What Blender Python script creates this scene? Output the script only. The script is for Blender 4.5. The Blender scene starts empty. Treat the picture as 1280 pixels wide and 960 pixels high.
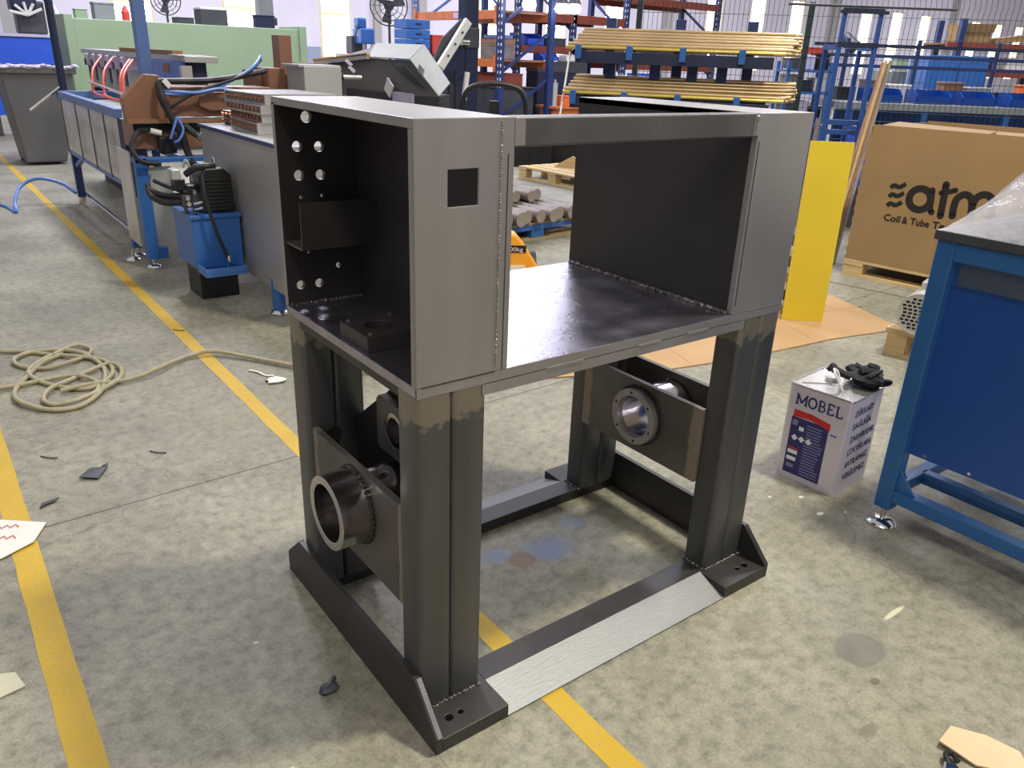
import bpy, bmesh, math, random
from mathutils import Vector, Matrix, Euler

random.seed(7)
SC = bpy.context.scene
COL = SC.collection
PI = math.pi

# ------------------------------------------------------------------ camera
cam_d = bpy.data.cameras.new('camera')
cam_d.sensor_fit = 'HORIZONTAL'
cam_d.sensor_width = 36.0
cam_d.lens = 36.0 * 982.4 / 1280.0
cam_d.clip_end = 300
cam = bpy.data.objects.new('camera', cam_d)
COL.objects.link(cam)
yaw, pitch, roll = 0.91738, -0.39374, 0.03806
fwd = Vector((math.cos(yaw) * math.cos(pitch), math.sin(yaw) * math.cos(pitch), math.sin(pitch)))
rgt = Vector((math.sin(yaw), -math.cos(yaw), 0))
upv = rgt.cross(fwd)
r2 = math.cos(roll) * rgt + math.sin(roll) * upv
u2 = -math.sin(roll) * rgt + math.cos(roll) * upv
m = Matrix((r2, u2, -fwd)).transposed().to_4x4()
m.translation = Vector((-0.6487, -1.1267, 1.3437))
cam.matrix_world = m
SC.camera = cam

# ------------------------------------------------------------------ view
SC.view_settings.view_transform = 'Standard'
SC.view_settings.look = 'None'
SC.view_settings.gamma = 1.0
SC.view_settings.use_curve_mapping = False
SC.view_settings.exposure = 0.0

# ------------------------------------------------------------------ world and lights
W = bpy.data.worlds.new('hall_ambient')
SC.world = W
W.use_nodes = True
bg = W.node_tree.nodes['Background']
bg.inputs['Color'].default_value = (0.88, 0.87, 0.93, 1)
bg.inputs['Strength'].default_value = 0.5


def area_light(name, loc, rot, sx, sy, power, col):
    d = bpy.data.lights.new(name, 'AREA')
    d.shape = 'RECTANGLE'
    d.size = sx
    d.size_y = sy
    d.energy = power
    d.color = col
    o = bpy.data.objects.new(name, d)
    COL.objects.link(o)
    o.location = loc
    o.rotation_euler = rot
    return o


WARM = (1.0, 0.95, 0.78)
COOL = (0.85, 0.86, 1.0)
area_light('ceiling_or_fill_light', (2.6, -0.9, 6.2), (0, 0, 0), 0.6, 0.6, 370, WARM)
area_light('ceiling_or_fill_light', (-2.0, -3.5, 6.2), (0, 0, 0), 0.9, 3.0, 170, WARM)
area_light('ceiling_or_fill_light', (2.2, 8.0, 6.2), (0, 0, 0), 0.9, 3.0, 480, COOL)  # added cool fill that brightens the left zone, not a known lamp
area_light('ceiling_or_fill_light', (9.0, 4.5, 6.2), (0, 0, 0), 0.9, 3.0, 420, COOL)
area_light('ceiling_or_fill_light', (9.5, 13.0, 6.2), (0, 0, 0), 0.9, 3.0, 420, COOL)
area_light('ceiling_or_fill_light', (4.0, 15.5, 6.2), (0, 0, 0), 4.0, 0.9, 420, COOL)  # added fill light to brighten the back wall, no lamp known there
area_light('ceiling_or_fill_light', (15.0, 15.5, 6.2), (0, 0, 0), 4.0, 0.9, 420, COOL)  # second added fill for the back wall, further to the right
area_light('ceiling_or_fill_light', (22.0, 11.0, 6.2), (0, 0, 0), 0.9, 5.0, 800, COOL)
area_light('ceiling_or_fill_light', (38.0, 11.0, 6.2), (0, 0, 0), 0.9, 5.0, 900, COOL)


# ------------------------------------------------------------------ materials
def lin(c):
    out = []
    for x in c:
        x = x / 255.0
        out.append(x / 12.92 if x <= 0.04045 else ((x + 0.055) / 1.055) ** 2.4)
    return tuple(out)


MATS = {}


def M(name, rgb, rough=0.5, metal=0.0, var=0.12, scale=6.0, bump=0.0, bscale=60.0, stretch=(1, 1, 1), spec=0.5,
      alpha=1.0, rvar=0.0, trans=0.0):
    if name in MATS:
        return MATS[name]
    mt = bpy.data.materials.new(name)
    mt.use_nodes = True
    nt = mt.node_tree
    b = nt.nodes['Principled BSDF']
    c = lin(rgb)
    tc = nt.nodes.new('ShaderNodeTexCoord')
    mp = nt.nodes.new('ShaderNodeMapping')
    mp.inputs['Scale'].default_value = stretch
    nt.links.new(tc.outputs['Object'], mp.inputs['Vector'])
    nz = nt.nodes.new('ShaderNodeTexNoise')
    nz.inputs['Scale'].default_value = scale
    nz.inputs['Detail'].default_value = 5
    nt.links.new(mp.outputs['Vector'], nz.inputs['Vector'])
    cr = nt.nodes.new('ShaderNodeValToRGB')
    cr.color_ramp.elements[0].position = 0.3
    cr.color_ramp.elements[1].position = 0.7
    cr.color_ramp.elements[0].color = tuple(max(0, x * (1 - var)) for x in c) + (1,)
    cr.color_ramp.elements[1].color = tuple(min(1, x * (1 + var)) for x in c) + (1,)
    nt.links.new(nz.outputs['Fac'], cr.inputs['Fac'])
    nt.links.new(cr.outputs['Color'], b.inputs['Base Color'])
    b.inputs['Roughness'].default_value = rough
    b.inputs['Metallic'].default_value = metal
    b.inputs['Specular IOR Level'].default_value = spec
    b.inputs['Alpha'].default_value = alpha
    if trans:
        b.inputs['Transmission Weight'].default_value = trans
    if rvar:
        mr = nt.nodes.new('ShaderNodeMapRange')
        mr.inputs['To Min'].default_value = max(0.05, rough - rvar)
        mr.inputs['To Max'].default_value = rough + rvar
        nt.links.new(nz.outputs['Fac'], mr.inputs['Value'])
        nt.links.new(mr.outputs['Result'], b.inputs['Roughness'])
    if bump:
        n2 = nt.nodes.new('ShaderNodeTexNoise')
        n2.inputs['Scale'].default_value = bscale
        n2.inputs['Detail'].default_value = 4
        nt.links.new(mp.outputs['Vector'], n2.inputs['Vector'])
        bp = nt.nodes.new('ShaderNodeBump')
        bp.inputs['Strength'].default_value = bump
        bp.inputs['Distance'].default_value = 0.01
        nt.links.new(n2.outputs['Fac'], bp.inputs['Height'])
        nt.links.new(bp.outputs['Normal'], b.inputs['Normal'])
    MATS[name] = mt
    return mt


def emit_mat(name, rgb, strength):
    mt = bpy.data.materials.new(name)
    mt.use_nodes = True
    b = mt.node_tree.nodes['Principled BSDF']
    b.inputs['Base Color'].default_value = lin(rgb) + (1,)
    b.inputs['Emission Color'].default_value = lin(rgb) + (1,)
    b.inputs['Emission Strength'].default_value = strength
    MATS[name] = mt
    return mt


def masked(name, base, over, axis, thr, soft, rng=0.05, nscale=14.0, centre=None, below=False, stretch=(1, 1, 1)):
    """base steel with a ground / smeared patch of its own colour beyond a noisy limit on one axis"""
    mt = M(name, **base)
    nt = mt.node_tree
    b = nt.nodes['Principled BSDF']
    src = b.inputs['Base Color'].links[0].from_socket
    tc = nt.nodes.new('ShaderNodeTexCoord')
    sx = nt.nodes.new('ShaderNodeSeparateXYZ')
    nt.links.new(tc.outputs['Object'], sx.inputs[0])
    val = sx.outputs['XYZ'.index(axis)]
    if centre is not None:
        s = nt.nodes.new('ShaderNodeMath'); s.operation = 'SUBTRACT'; s.inputs[1].default_value = centre
        nt.links.new(val, s.inputs[0])
        a = nt.nodes.new('ShaderNodeMath'); a.operation = 'ABSOLUTE'
        nt.links.new(s.outputs[0], a.inputs[0])
        val = a.outputs[0]
    mp = nt.nodes.new('ShaderNodeMapping')
    mp.inputs['Scale'].default_value = stretch
    nt.links.new(tc.outputs['Object'], mp.inputs['Vector'])
    nz = nt.nodes.new('ShaderNodeTexNoise'); nz.inputs['Scale'].default_value = nscale
    nz.inputs['Detail'].default_value = 2
    nt.links.new(mp.outputs['Vector'], nz.inputs['Vector'])
    ma = nt.nodes.new('ShaderNodeMath'); ma.operation = 'MULTIPLY_ADD'
    ma.inputs[1].default_value = rng; ma.inputs[2].default_value = -rng / 2
    nt.links.new(nz.outputs['Fac'], ma.inputs[0])
    ad = nt.nodes.new('ShaderNodeMath'); ad.operation = 'ADD'
    nt.links.new(val, ad.inputs[0]); nt.links.new(ma.outputs[0], ad.inputs[1])
    mr = nt.nodes.new('ShaderNodeMapRange')
    mr.inputs['From Min'].default_value = thr
    mr.inputs['From Max'].default_value = thr + soft
    if below:
        mr.inputs['To Min'].default_value = 1; mr.inputs['To Max'].default_value = 0
    nt.links.new(ad.outputs[0], mr.inputs['Value'])
    mx = nt.nodes.new('ShaderNodeMix'); mx.data_type = 'RGBA'
    nt.links.new(mr.outputs['Result'], mx.inputs['Factor'])
    nt.links.new(src, mx.inputs['A'])
    mx.inputs['B'].default_value = lin(over) + (1,)
    nt.links.new(mx.outputs['Result'], b.inputs['Base Color'])
    return mt


# steels
STEEL = dict(rgb=(100, 98, 96), rough=0.42, metal=0.55, var=0.25, scale=5, bump=0.06, bscale=90, rvar=0.08)
M('mill_scale_steel', **STEEL)
M('dark_steel', (60, 58, 57), 0.45, 0.35, 0.3, 6, 0.05, 80, rvar=0.08)
M('black_panel', (54, 51, 51), 0.42, 0.2, 0.15, 4, 0.02, 60, rvar=0.06)
M('ground_steel', (160, 155, 152), 0.42, 0.55, 0.1, 7, 0.05, 120, stretch=(1, 1, 0.25), rvar=0.1)
M('shelf_steel', (168, 162, 176), 0.27, 0.95, 0.25, 9, 0.08, 130, rvar=0.12)
M('milled_steel', (138, 139, 141), 0.5, 0.6, 0.14, 16, 0.12, 260, stretch=(0.12, 1, 1), rvar=0.1)
M('turned_steel', (196, 190, 190), 0.17, 1.0, 0.06, 10)
M('weld', (120, 118, 116), 0.35, 0.7, 0.3, 120, 0.2, 300)
M('hole_dark', (14, 14, 14), 0.8, 0, 0.1)
masked('leg_steel', dict(rgb=(88, 88, 88), rough=0.4, metal=0.5, var=0.22, scale=4, bump=0.05, bscale=70,
                         stretch=(3, 3, 0.3), rvar=0.08), (134, 126, 114), 'Z', 0.705, 0.012, 0.09, 34)
masked('bearing_plate_steel', dict(rgb=(98, 94, 88), rough=0.5, metal=0.4, var=0.25, scale=6, bump=0.08, bscale=70),
       (142, 130, 114), 'Y', 0.195, 0.006, 0.022, 22, centre=0.301)
# paints and plastics
M('blue_paint', (52, 104, 176), 0.38, 0.05, 0.1, 4)
M('light_blue_paint', (72, 116, 190), 0.4, 0.05, 0.12, 4)
M('frame_blue', (38, 96, 156), 0.34, 0.05, 0.1, 4)
M('panel_blue', (6, 66, 150), 0.3, 0.05, 0.08, 2)
M('stand_blue', (44, 82, 152), 0.45, 0.1, 0.15, 4)
M('rack_blue', (38, 56, 104), 0.45, 0.1, 0.15, 4)
M('navy_steel', (34, 42, 70), 0.5, 0.1, 0.15, 4)
M('rail_blue', (92, 118, 172), 0.42, 0.1, 0.12, 4)
M('bright_blue_plastic', (46, 92, 214), 0.4, 0, 0.08, 4)
M('orange_beam', (206, 118, 66), 0.45, 0.1, 0.14, 6)
M('red_brown_beam', (138, 66, 50), 0.5, 0.1, 0.15, 6)
M('jack_orange', (240, 168, 50), 0.4, 0, 0.06, 4)
M('yellow_sheet', (222, 194, 48), 0.4, 0, 0.04, 3)
M('hood_grey', (150, 152, 146), 0.5, 0.1, 0.06, 3)
M('hood_inner', (118, 118, 114), 0.6, 0.1, 0.08, 4)
M('green_paint', (150, 172, 140), 0.5, 0.05, 0.06, 1.5)
M('fence_green', (46, 60, 62), 0.5, 0.2, 0.1)
M('brown_paint', (138, 98, 76), 0.45, 0.1, 0.12, 5)
M('grey_paint', (176, 178, 176), 0.4, 0.1, 0.06, 3)
M('cabinet_grey', (172, 170, 168), 0.35, 0.35, 0.08, 3, stretch=(1, 1, 4))
M('galvanised', (206, 202, 196), 0.3, 0.7, 0.16, 5, 0.1, 9, rvar=0.12)
M('chrome', (225, 225, 222), 0.12, 1.0, 0.05)
M('bin_grey', (98, 96, 96), 0.5, 0, 0.08, 3)
M('black_plastic', (26, 26, 28), 0.4, 0, 0.15, 6)
M('black_rubber', (32, 31, 32), 0.5, 0, 0.2, 10)
M('dark_grey', (70, 70, 76), 0.5, 0.1, 0.15, 6)
M('white_plastic', (232, 230, 226), 0.4, 0, 0.04)
M('red_plastic', (206, 70, 60), 0.45, 0, 0.08)
M('red_hose', (222, 96, 84), 0.4, 0, 0.08)
M('blue_hose', (92, 132, 206), 0.35, 0, 0.08)
M('orange_plastic', (224, 112, 50), 0.45, 0, 0.08)
M('hose_beige', (168, 158, 128), 0.55, 0, 0.12, 30, 0.1, 200)
M('brass', (196, 170, 128), 0.34, 0.6, 0.14, 3)
M('brass_bright', (236, 212, 116), 0.25, 0.8, 0.08, 3)
M('copper', (214, 150, 116), 0.3, 0.85, 0.12, 8)
M('fin_aluminium', (128, 126, 126), 0.4, 0.6, 0.15, 40, 0.2, 200)
M('cardboard', (156, 126, 84), 0.75, 0, 0.07, 3, 0.05, 40)
M('floor_cardboard', (184, 148, 104), 0.75, 0, 0.07, 2.5, 0.05, 40)
M('cardboard_edge', (176, 140, 98), 0.8, 0, 0.1, 40)
M('print_black', (28, 24, 22), 0.6, 0, 0.03)
M('print_navy', (44, 42, 98), 0.45, 0, 0.06, 30)
M('print_white', (226, 224, 232), 0.5, 0, 0.03)
M('print_grey', (124, 124, 168), 0.5, 0, 0.03)
M('print_red', (196, 42, 44), 0.45, 0, 0.03)
M('print_blue', (48, 110, 200), 0.45, 0, 0.03)
M('tin_white', (214, 206, 216), 0.28, 0.25, 0.03, 6)
M('tin_plate', (196, 192, 184), 0.22, 0.85, 0.08, 6)
M('pallet_wood', (206, 178, 128), 0.75, 0, 0.14, 5, 0.1, 40, stretch=(1, 6, 6))
M('pallet_wood_dull', (176, 150, 108), 0.8, 0, 0.16, 5, 0.1, 40, stretch=(1, 6, 6))
M('bar_steel', (128, 118, 112), 0.55, 0.3, 0.25, 8, 0.15, 60)
M('bar_end', (164, 152, 142), 0.5, 0.3, 0.12, 12)
M('wood_brown', (140, 104, 78), 0.7, 0, 0.14, 6, 0.1, 30, stretch=(5, 5, 0.6))
M('motor_silver', (206, 204, 196), 0.35, 0.5, 0.06)
M('film', (228, 226, 234), 0.08, 0.0, 0.04, 8, 0.8, 26, alpha=0.38)
M('wrap_film', (90, 140, 200), 0.2, 0.0, 0.1, 8, 0.2, 30, stretch=(1, 0.3, 9), alpha=0.06)
M('paper', (226, 222, 214), 0.7, 0, 0.04)
M('cloth_black', (22, 22, 26), 0.8, 0, 0.2, 20, 0.3, 80)
M('kraft', (226, 196, 160), 0.75, 0, 0.05, 8, 0.1, 30)
M('window_frame', (226, 214, 176), 0.6, 0, 0.06)
M('tape', (190, 186, 160), 0.5, 0, 0.05)
M('lavender', (196, 190, 214), 0.6, 0, 0.08)
M('table_grey', (140, 146, 148), 0.5, 0.1, 0.08)


# ------------------------------------------------------------------ mesh helpers
class MB:
    def __init__(self):
        self.v = []
        self.f = []

    def add(self, vs, fs):
        k = len(self.v)
        self.v += [tuple(x) for x in vs]
        self.f += [tuple(i + k for i in f) for f in fs]
        return self

    def box(self, x0, y0, z0, x1, y1, z1):
        return self.add([(x0, y0, z0), (x1, y0, z0), (x1, y1, z0), (x0, y1, z0),
                         (x0, y0, z1), (x1, y0, z1), (x1, y1, z1), (x0, y1, z1)],
                        [(0, 3, 2, 1), (4, 5, 6, 7), (0, 1, 5, 4), (1, 2, 6, 5), (2, 3, 7, 6), (3, 0, 4, 7)])

    def obox(self, c, s, rot=(0, 0, 0)):
        R = Euler(rot).to_matrix()
        c = Vector(c)
        h = Vector(s) / 2
        vs = [c + R @ Vector((sx * h.x, sy * h.y, sz * h.z)) for sz in (-1, 1) for sx, sy in
              ((-1, -1), (1, -1), (1, 1), (-1, 1))]
        return self.add(vs, [(0, 3, 2, 1), (4, 5, 6, 7), (0, 1, 5, 4), (1, 2, 6, 5), (2, 3, 7, 6), (3, 0, 4, 7)])

    def bar(self, p0, p1, w, h, up=(0, 0, 1)):
        p0, p1 = Vector(p0), Vector(p1)
        d = (p1 - p0).normalized()
        up = Vector(up)
        if abs(d.dot(up)) > 0.98:
            up = Vector((0, 1, 0))
        s = d.cross(up).normalized()
        t = s.cross(d)
        vs = []
        for q in (p0, p1):
            for a, b in ((-1, -1), (1, -1), (1, 1), (-1, 1)):
                vs.append(q + s * a * w / 2 + t * b * h / 2)
        return self.add(vs, [(0, 3, 2, 1), (4, 5, 6, 7), (0, 1, 5, 4), (1, 2, 6, 5), (2, 3, 7, 6), (3, 0, 4, 7)])

    def tube(self, p0, p1, r, n=12, r1=None):
        return self.path([p0, p1], r, n, radii=[r, r if r1 is None else r1])

    def path(self, pts, r, n=8, radii=None, smooth=0, flat=1.0):
        pts = [Vector(q) for q in pts]
        if smooth:
            out = []
            m_ = len(pts)
            for i in range(m_ - 1):
                a, b, c, d = pts[max(i - 1, 0)], pts[i], pts[i + 1], pts[min(i + 2, m_ - 1)]
                for k in range(smooth):
                    t = k / smooth
                    out.append(0.5 * ((2 * b) + (c - a) * t + (2 * a - 5 * b + 4 * c - d) * t * t +
                                      (3 * b - a - 3 * c + d) * t ** 3))
            out.append(pts[-1])
            pts = out
        m_ = len(pts)
        radii = radii or [r] * m_
        if len(radii) != m_:
            k_ = len(radii) - 1
            radii = [radii[min(int(i * k_ / (m_ - 1)), k_ - 1)] * (1 - (i * k_ / (m_ - 1) - min(int(i * k_ / (m_ - 1)), k_ - 1))) +
                     radii[min(int(i * k_ / (m_ - 1)), k_ - 1) + 1] * (i * k_ / (m_ - 1) - min(int(i * k_ / (m_ - 1)), k_ - 1)) for i in range(m_)]
        tan = [(pts[min(i + 1, m_ - 1)] - pts[max(i - 1, 0)]).normalized() for i in range(m_)]
        up = Vector((0, 0, 1)) if abs(tan[0].z) < 0.9 else Vector((1, 0, 0))
        s = tan[0].cross(up).normalized()
        vs = []
        for i in range(m_):
            s = (s - tan[i] * s.dot(tan[i])).normalized()
            t = tan[i].cross(s)
            for k in range(n):
                a = 2 * PI * k / n
                vs.append(pts[i] + (s * math.cos(a) + t * math.sin(a) * flat) * radii[i])
        fs = [(i * n + k, i * n + (k + 1) % n, (i + 1) * n + (k + 1) % n, (i + 1) * n + k) for i in range(m_ - 1) for k
              in range(n)]
        fs += [tuple(range(n - 1, -1, -1)), tuple((m_ - 1) * n + k for k in range(n))]
        return self.add(vs, fs)

    def ring(self, c, axis, ro, ri, length, n=32):
        """hollow cylinder starting at c, going along axis"""
        c = Vector(c)
        d = Vector(axis).normalized()
        up = Vector((0, 0, 1)) if abs(d.z) < 0.9 else Vector((1, 0, 0))
        s = d.cross(up).normalized()
        t = d.cross(s)
        vs = []
        for rr, l in ((ro, 0), (ro, length), (ri, length), (ri, 0)):
            for k in range(n):
                a = 2 * PI * k / n
                vs.append(c + d * l + (s * math.cos(a) + t * math.sin(a)) * rr)
        fs = []
        for j in range(4):
            for k in range(n):
                fs.append((j * n + k, j * n + (k + 1) % n, ((j + 1) % 4) * n + (k + 1) % n, ((j + 1) % 4) * n + k))
        return self.add(vs, fs)

    def torus(self, c, axis, R, r, n=28, k=6, a0=0.0, a1=2 * PI):
        c = Vector(c)
        d = Vector(axis).normalized()
        up = Vector((0, 0, 1)) if abs(d.z) < 0.9 else Vector((1, 0, 0))
        s = d.cross(up).normalized()
        t = d.cross(s)
        pts = [c + (s * math.cos(a0 + (a1 - a0) * i / n) + t * math.sin(a0 + (a1 - a0) * i / n)) * R for i in range(n + 1)]
        return self.path(pts, r, k)

    def prism(self, poly, plane, a, b):
        """poly in the two axes of plane ('xz','yz','xy'), extruded from a to b along the third"""
        def mk(u, v, w):
            return {'xz': (u, w, v), 'yz': (w, u, v), 'xy': (u, v, w)}[plane]
        n = len(poly)
        vs = [mk(u, v, a) for u, v in poly] + [mk(u, v, b) for u, v in poly]
        fs = [tuple(range(n)), tuple(range(2 * n - 1, n - 1, -1))]
        fs += [(i, n + i, n + (i + 1) % n, (i + 1) % n) for i in range(n)]
        return self.add(vs, fs)

    def plate(self, outer, holes, plane, a, b):
        """flat plate with real through holes"""
        bm = bmesh.new()
        loops = []
        edges = []
        for lp in [outer] + holes:
            vs = [bm.verts.new((u, v, 0)) for u, v in lp]
            loops.append(vs)
            edges += [bm.edges.new((vs[i], vs[(i + 1) % len(vs)])) for i in range(len(vs))]
        bmesh.ops.triangle_fill(bm, use_beauty=True, use_dissolve=False, edges=edges, normal=(0, 0, 1))
        bm.verts.index_update()
        def mk(u, v, w):
            return {'xz': (u, w, v), 'yz': (w, u, v), 'xy': (u, v, w)}[plane]
        n = len(bm.verts)
        co = [v.co for v in bm.verts]
        vs = [mk(c.x, c.y, a) for c in co] + [mk(c.x, c.y, b) for c in co]
        fs = []
        for f in bm.faces:
            ix = [v.index for v in f.verts]
            fs.append(tuple(ix))
            fs.append(tuple(n + i for i in reversed(ix)))
        for lp in loops:
            ix = [v.index for v in lp]
            for i in range(len(ix)):
                j = (i + 1) % len(ix)
                fs.append((ix[i], ix[j], n + ix[j], n + ix[i]))
        bm.free()
        return self.add(vs, fs)

    def blob(self, c, r, seed=0, amp=0.2, sc=(1, 1, 1), nu=10, nv=7):
        rnd = random.Random(seed)
        c = Vector(c)
        vs = [c + Vector((0, 0, -r * sc[2]))]
        for j in range(1, nv):
            th = -PI / 2 + PI * j / nv
            for i in range(nu):
                a = 2 * PI * i / nu
                k = r * (1 + rnd.uniform(-amp, amp))
                vs.append(c + Vector((math.cos(th) * math.cos(a) * k * sc[0], math.cos(th) * math.sin(a) * k * sc[1],
                                      math.sin(th) * k * sc[2])))
        vs.append(c + Vector((0, 0, r * sc[2])))
        fs = [(0, 1 + (i + 1) % nu, 1 + i) for i in range(nu)]
        for j in range(nv - 2):
            for i in range(nu):
                a = 1 + j * nu
                fs.append((a + i, a + (i + 1) % nu, a + nu + (i + 1) % nu, a + nu + i))
        last = len(vs) - 1
        a = 1 + (nv - 2) * nu
        fs += [(a + i, a + (i + 1) % nu, last) for i in range(nu)]
        return self.add(vs, fs)

    def stroke(self, pts, w, plane_fn, depth, smooth=6, cap=True):
        """flat round-capped pen stroke in 2D mapped by plane_fn(u,v,d)"""
        P = [Vector((q[0], q[1], 0)) for q in pts]
        out = []
        m_ = len(P)
        for i in range(m_ - 1):
            a, b, c, d = P[max(i - 1, 0)], P[i], P[i + 1], P[min(i + 2, m_ - 1)]
            for k in range(smooth):
                t = k / smooth
                out.append(0.5 * ((2 * b) + (c - a) * t + (2 * a - 5 * b + 4 * c - d) * t * t +
                                  (3 * b - a - 3 * c + d) * t ** 3))
        out.append(P[-1])
        L, R_ = [], []
        for i, q in enumerate(out):
            tn = (out[min(i + 1, len(out) - 1)] - out[max(i - 1, 0)]).normalized()
            nn = Vector((-tn.y, tn.x, 0))
            L.append(q + nn * w / 2)
            R_.append(q - nn * w / 2)
        n = len(out)
        fs = []
        vs = [plane_fn(q.x, q.y, depth) for q in L] + [plane_fn(q.x, q.y, depth) for q in R_]
        for i in range(n - 1):
            fs.append((i, i + 1, n + i + 1, n + i))
        self.add(vs, fs)
        if cap:
            for q in (out[0], out[-1]):
                ring = [plane_fn(q.x + math.cos(2 * PI * k / 14) * w / 2, q.y + math.sin(2 * PI * k / 14) * w / 2, depth)
                        for k in range(14)]
                self.add(ring, [tuple(range(14))])
        return self

    def build(self, name, mat, parent=None, smooth=False, bevel=0.0, seg=2):
        me = bpy.data.meshes.new(name)
        me.from_pydata(self.v, [], self.f)
        bm = bmesh.new()
        bm.from_mesh(me)
        bmesh.ops.recalc_face_normals(bm, faces=bm.faces)
        bm.to_mesh(me)
        bm.free()
        me.materials.append(MATS[mat] if isinstance(mat, str) else mat)
        if smooth:
            for p in me.polygons:
                p.use_smooth = True
            me.set_sharp_from_angle(angle=math.radians(40))
        o = bpy.data.objects.new(name, me)
        COL.objects.link(o)
        if parent is not None:
            o.parent = parent
        if bevel:
            bv = o.modifiers.new('edge', 'BEVEL')
            bv.width = bevel
            bv.segments = seg
            bv.limit_method = 'ANGLE'
            bv.angle_limit = math.radians(40)
        return o


def circ(cx, cy, r, n=20):
    return [(cx + r * math.cos(2 * PI * k / n), cy + r * math.sin(2 * PI * k / n)) for k in range(n)]


def rect(x0, y0, x1, y1):
    return [(x0, y0), (x1, y0), (x1, y1), (x0, y1)]


def rrect(x0, y0, x1, y1, r, n=4):
    out = []
    for cx, cy, a in ((x1 - r, y0 + r, -PI / 2), (x1 - r, y1 - r, 0), (x0 + r, y1 - r, PI / 2), (x0 + r, y0 + r, PI)):
        for k in range(n + 1):
            t = a + PI / 2 * k / n
            out.append((cx + r * math.cos(t), cy + r * math.sin(t)))
    return out


def tag(o, label, cat, group=None, kind=None):
    o['label'] = label
    o['category'] = cat
    if group:
        o['group'] = group
    if kind:
        o['kind'] = kind
    return o


def thing(name, label, cat, loc=(0, 0, 0), rz=0.0, group=None):
    o = bpy.data.objects.new(name, None)
    o.empty_display_size = 0.1
    COL.objects.link(o)
    o.location = loc
    o.rotation_euler = (0, 0, rz)
    return tag(o, label, cat, group)


def struct(o):
    o['kind'] = 'structure'
    return o


def copy_tree(o, parent=None):
    c = o.copy()
    COL.objects.link(c)
    c.parent = parent
    for ch in o.children:
        copy_tree(ch, c)
    return c


def text(name, body, size, mat, parent, loc, rot, shear=0.0, offset=0.0, width=None, align='LEFT'):
    cu = bpy.data.curves.new(name, 'FONT')
    cu.body = body
    cu.size = size
    cu.shear = shear
    cu.offset = offset
    cu.extrude = 0.0004
    cu.align_x = align
    cu.resolution_u = 3
    o = bpy.data.objects.new(name, cu)
    COL.objects.link(o)
    bpy.context.view_layer.update()
    me = bpy.data.meshes.new_from_object(o.evaluated_get(bpy.context.evaluated_depsgraph_get()))
    bpy.data.objects.remove(o)
    xs = [v.co.x for v in me.vertices] or [0, 1]
    if width:
        k = width / (max(xs) - min(xs))
        for v in me.vertices:
            v.co.x *= k
    me.materials.clear()
    me.materials.append(MATS[mat])
    t = bpy.data.objects.new(name, me)
    COL.objects.link(t)
    t.parent = parent
    t.location = loc
    t.rotation_euler = rot
    return t


def beads(p0, p1, r, step, seed=1, name='weld_bead', parent=None, mat='weld'):
    rnd = random.Random(seed)
    p0, p1 = Vector(p0), Vector(p1)
    n = max(2, int((p1 - p0).length / step))
    mb = MB()
    for i in range(n):
        q = p0.lerp(p1, (i + 0.5) / n) + Vector((rnd.uniform(-1, 1), rnd.uniform(-1, 1), rnd.uniform(-1, 1))) * r * 0.25
        mb.blob(q, r * rnd.uniform(0.8, 1.2), i, 0.15, nu=6, nv=4)
    return mb.build(name, mat, parent, smooth=True)


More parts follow.
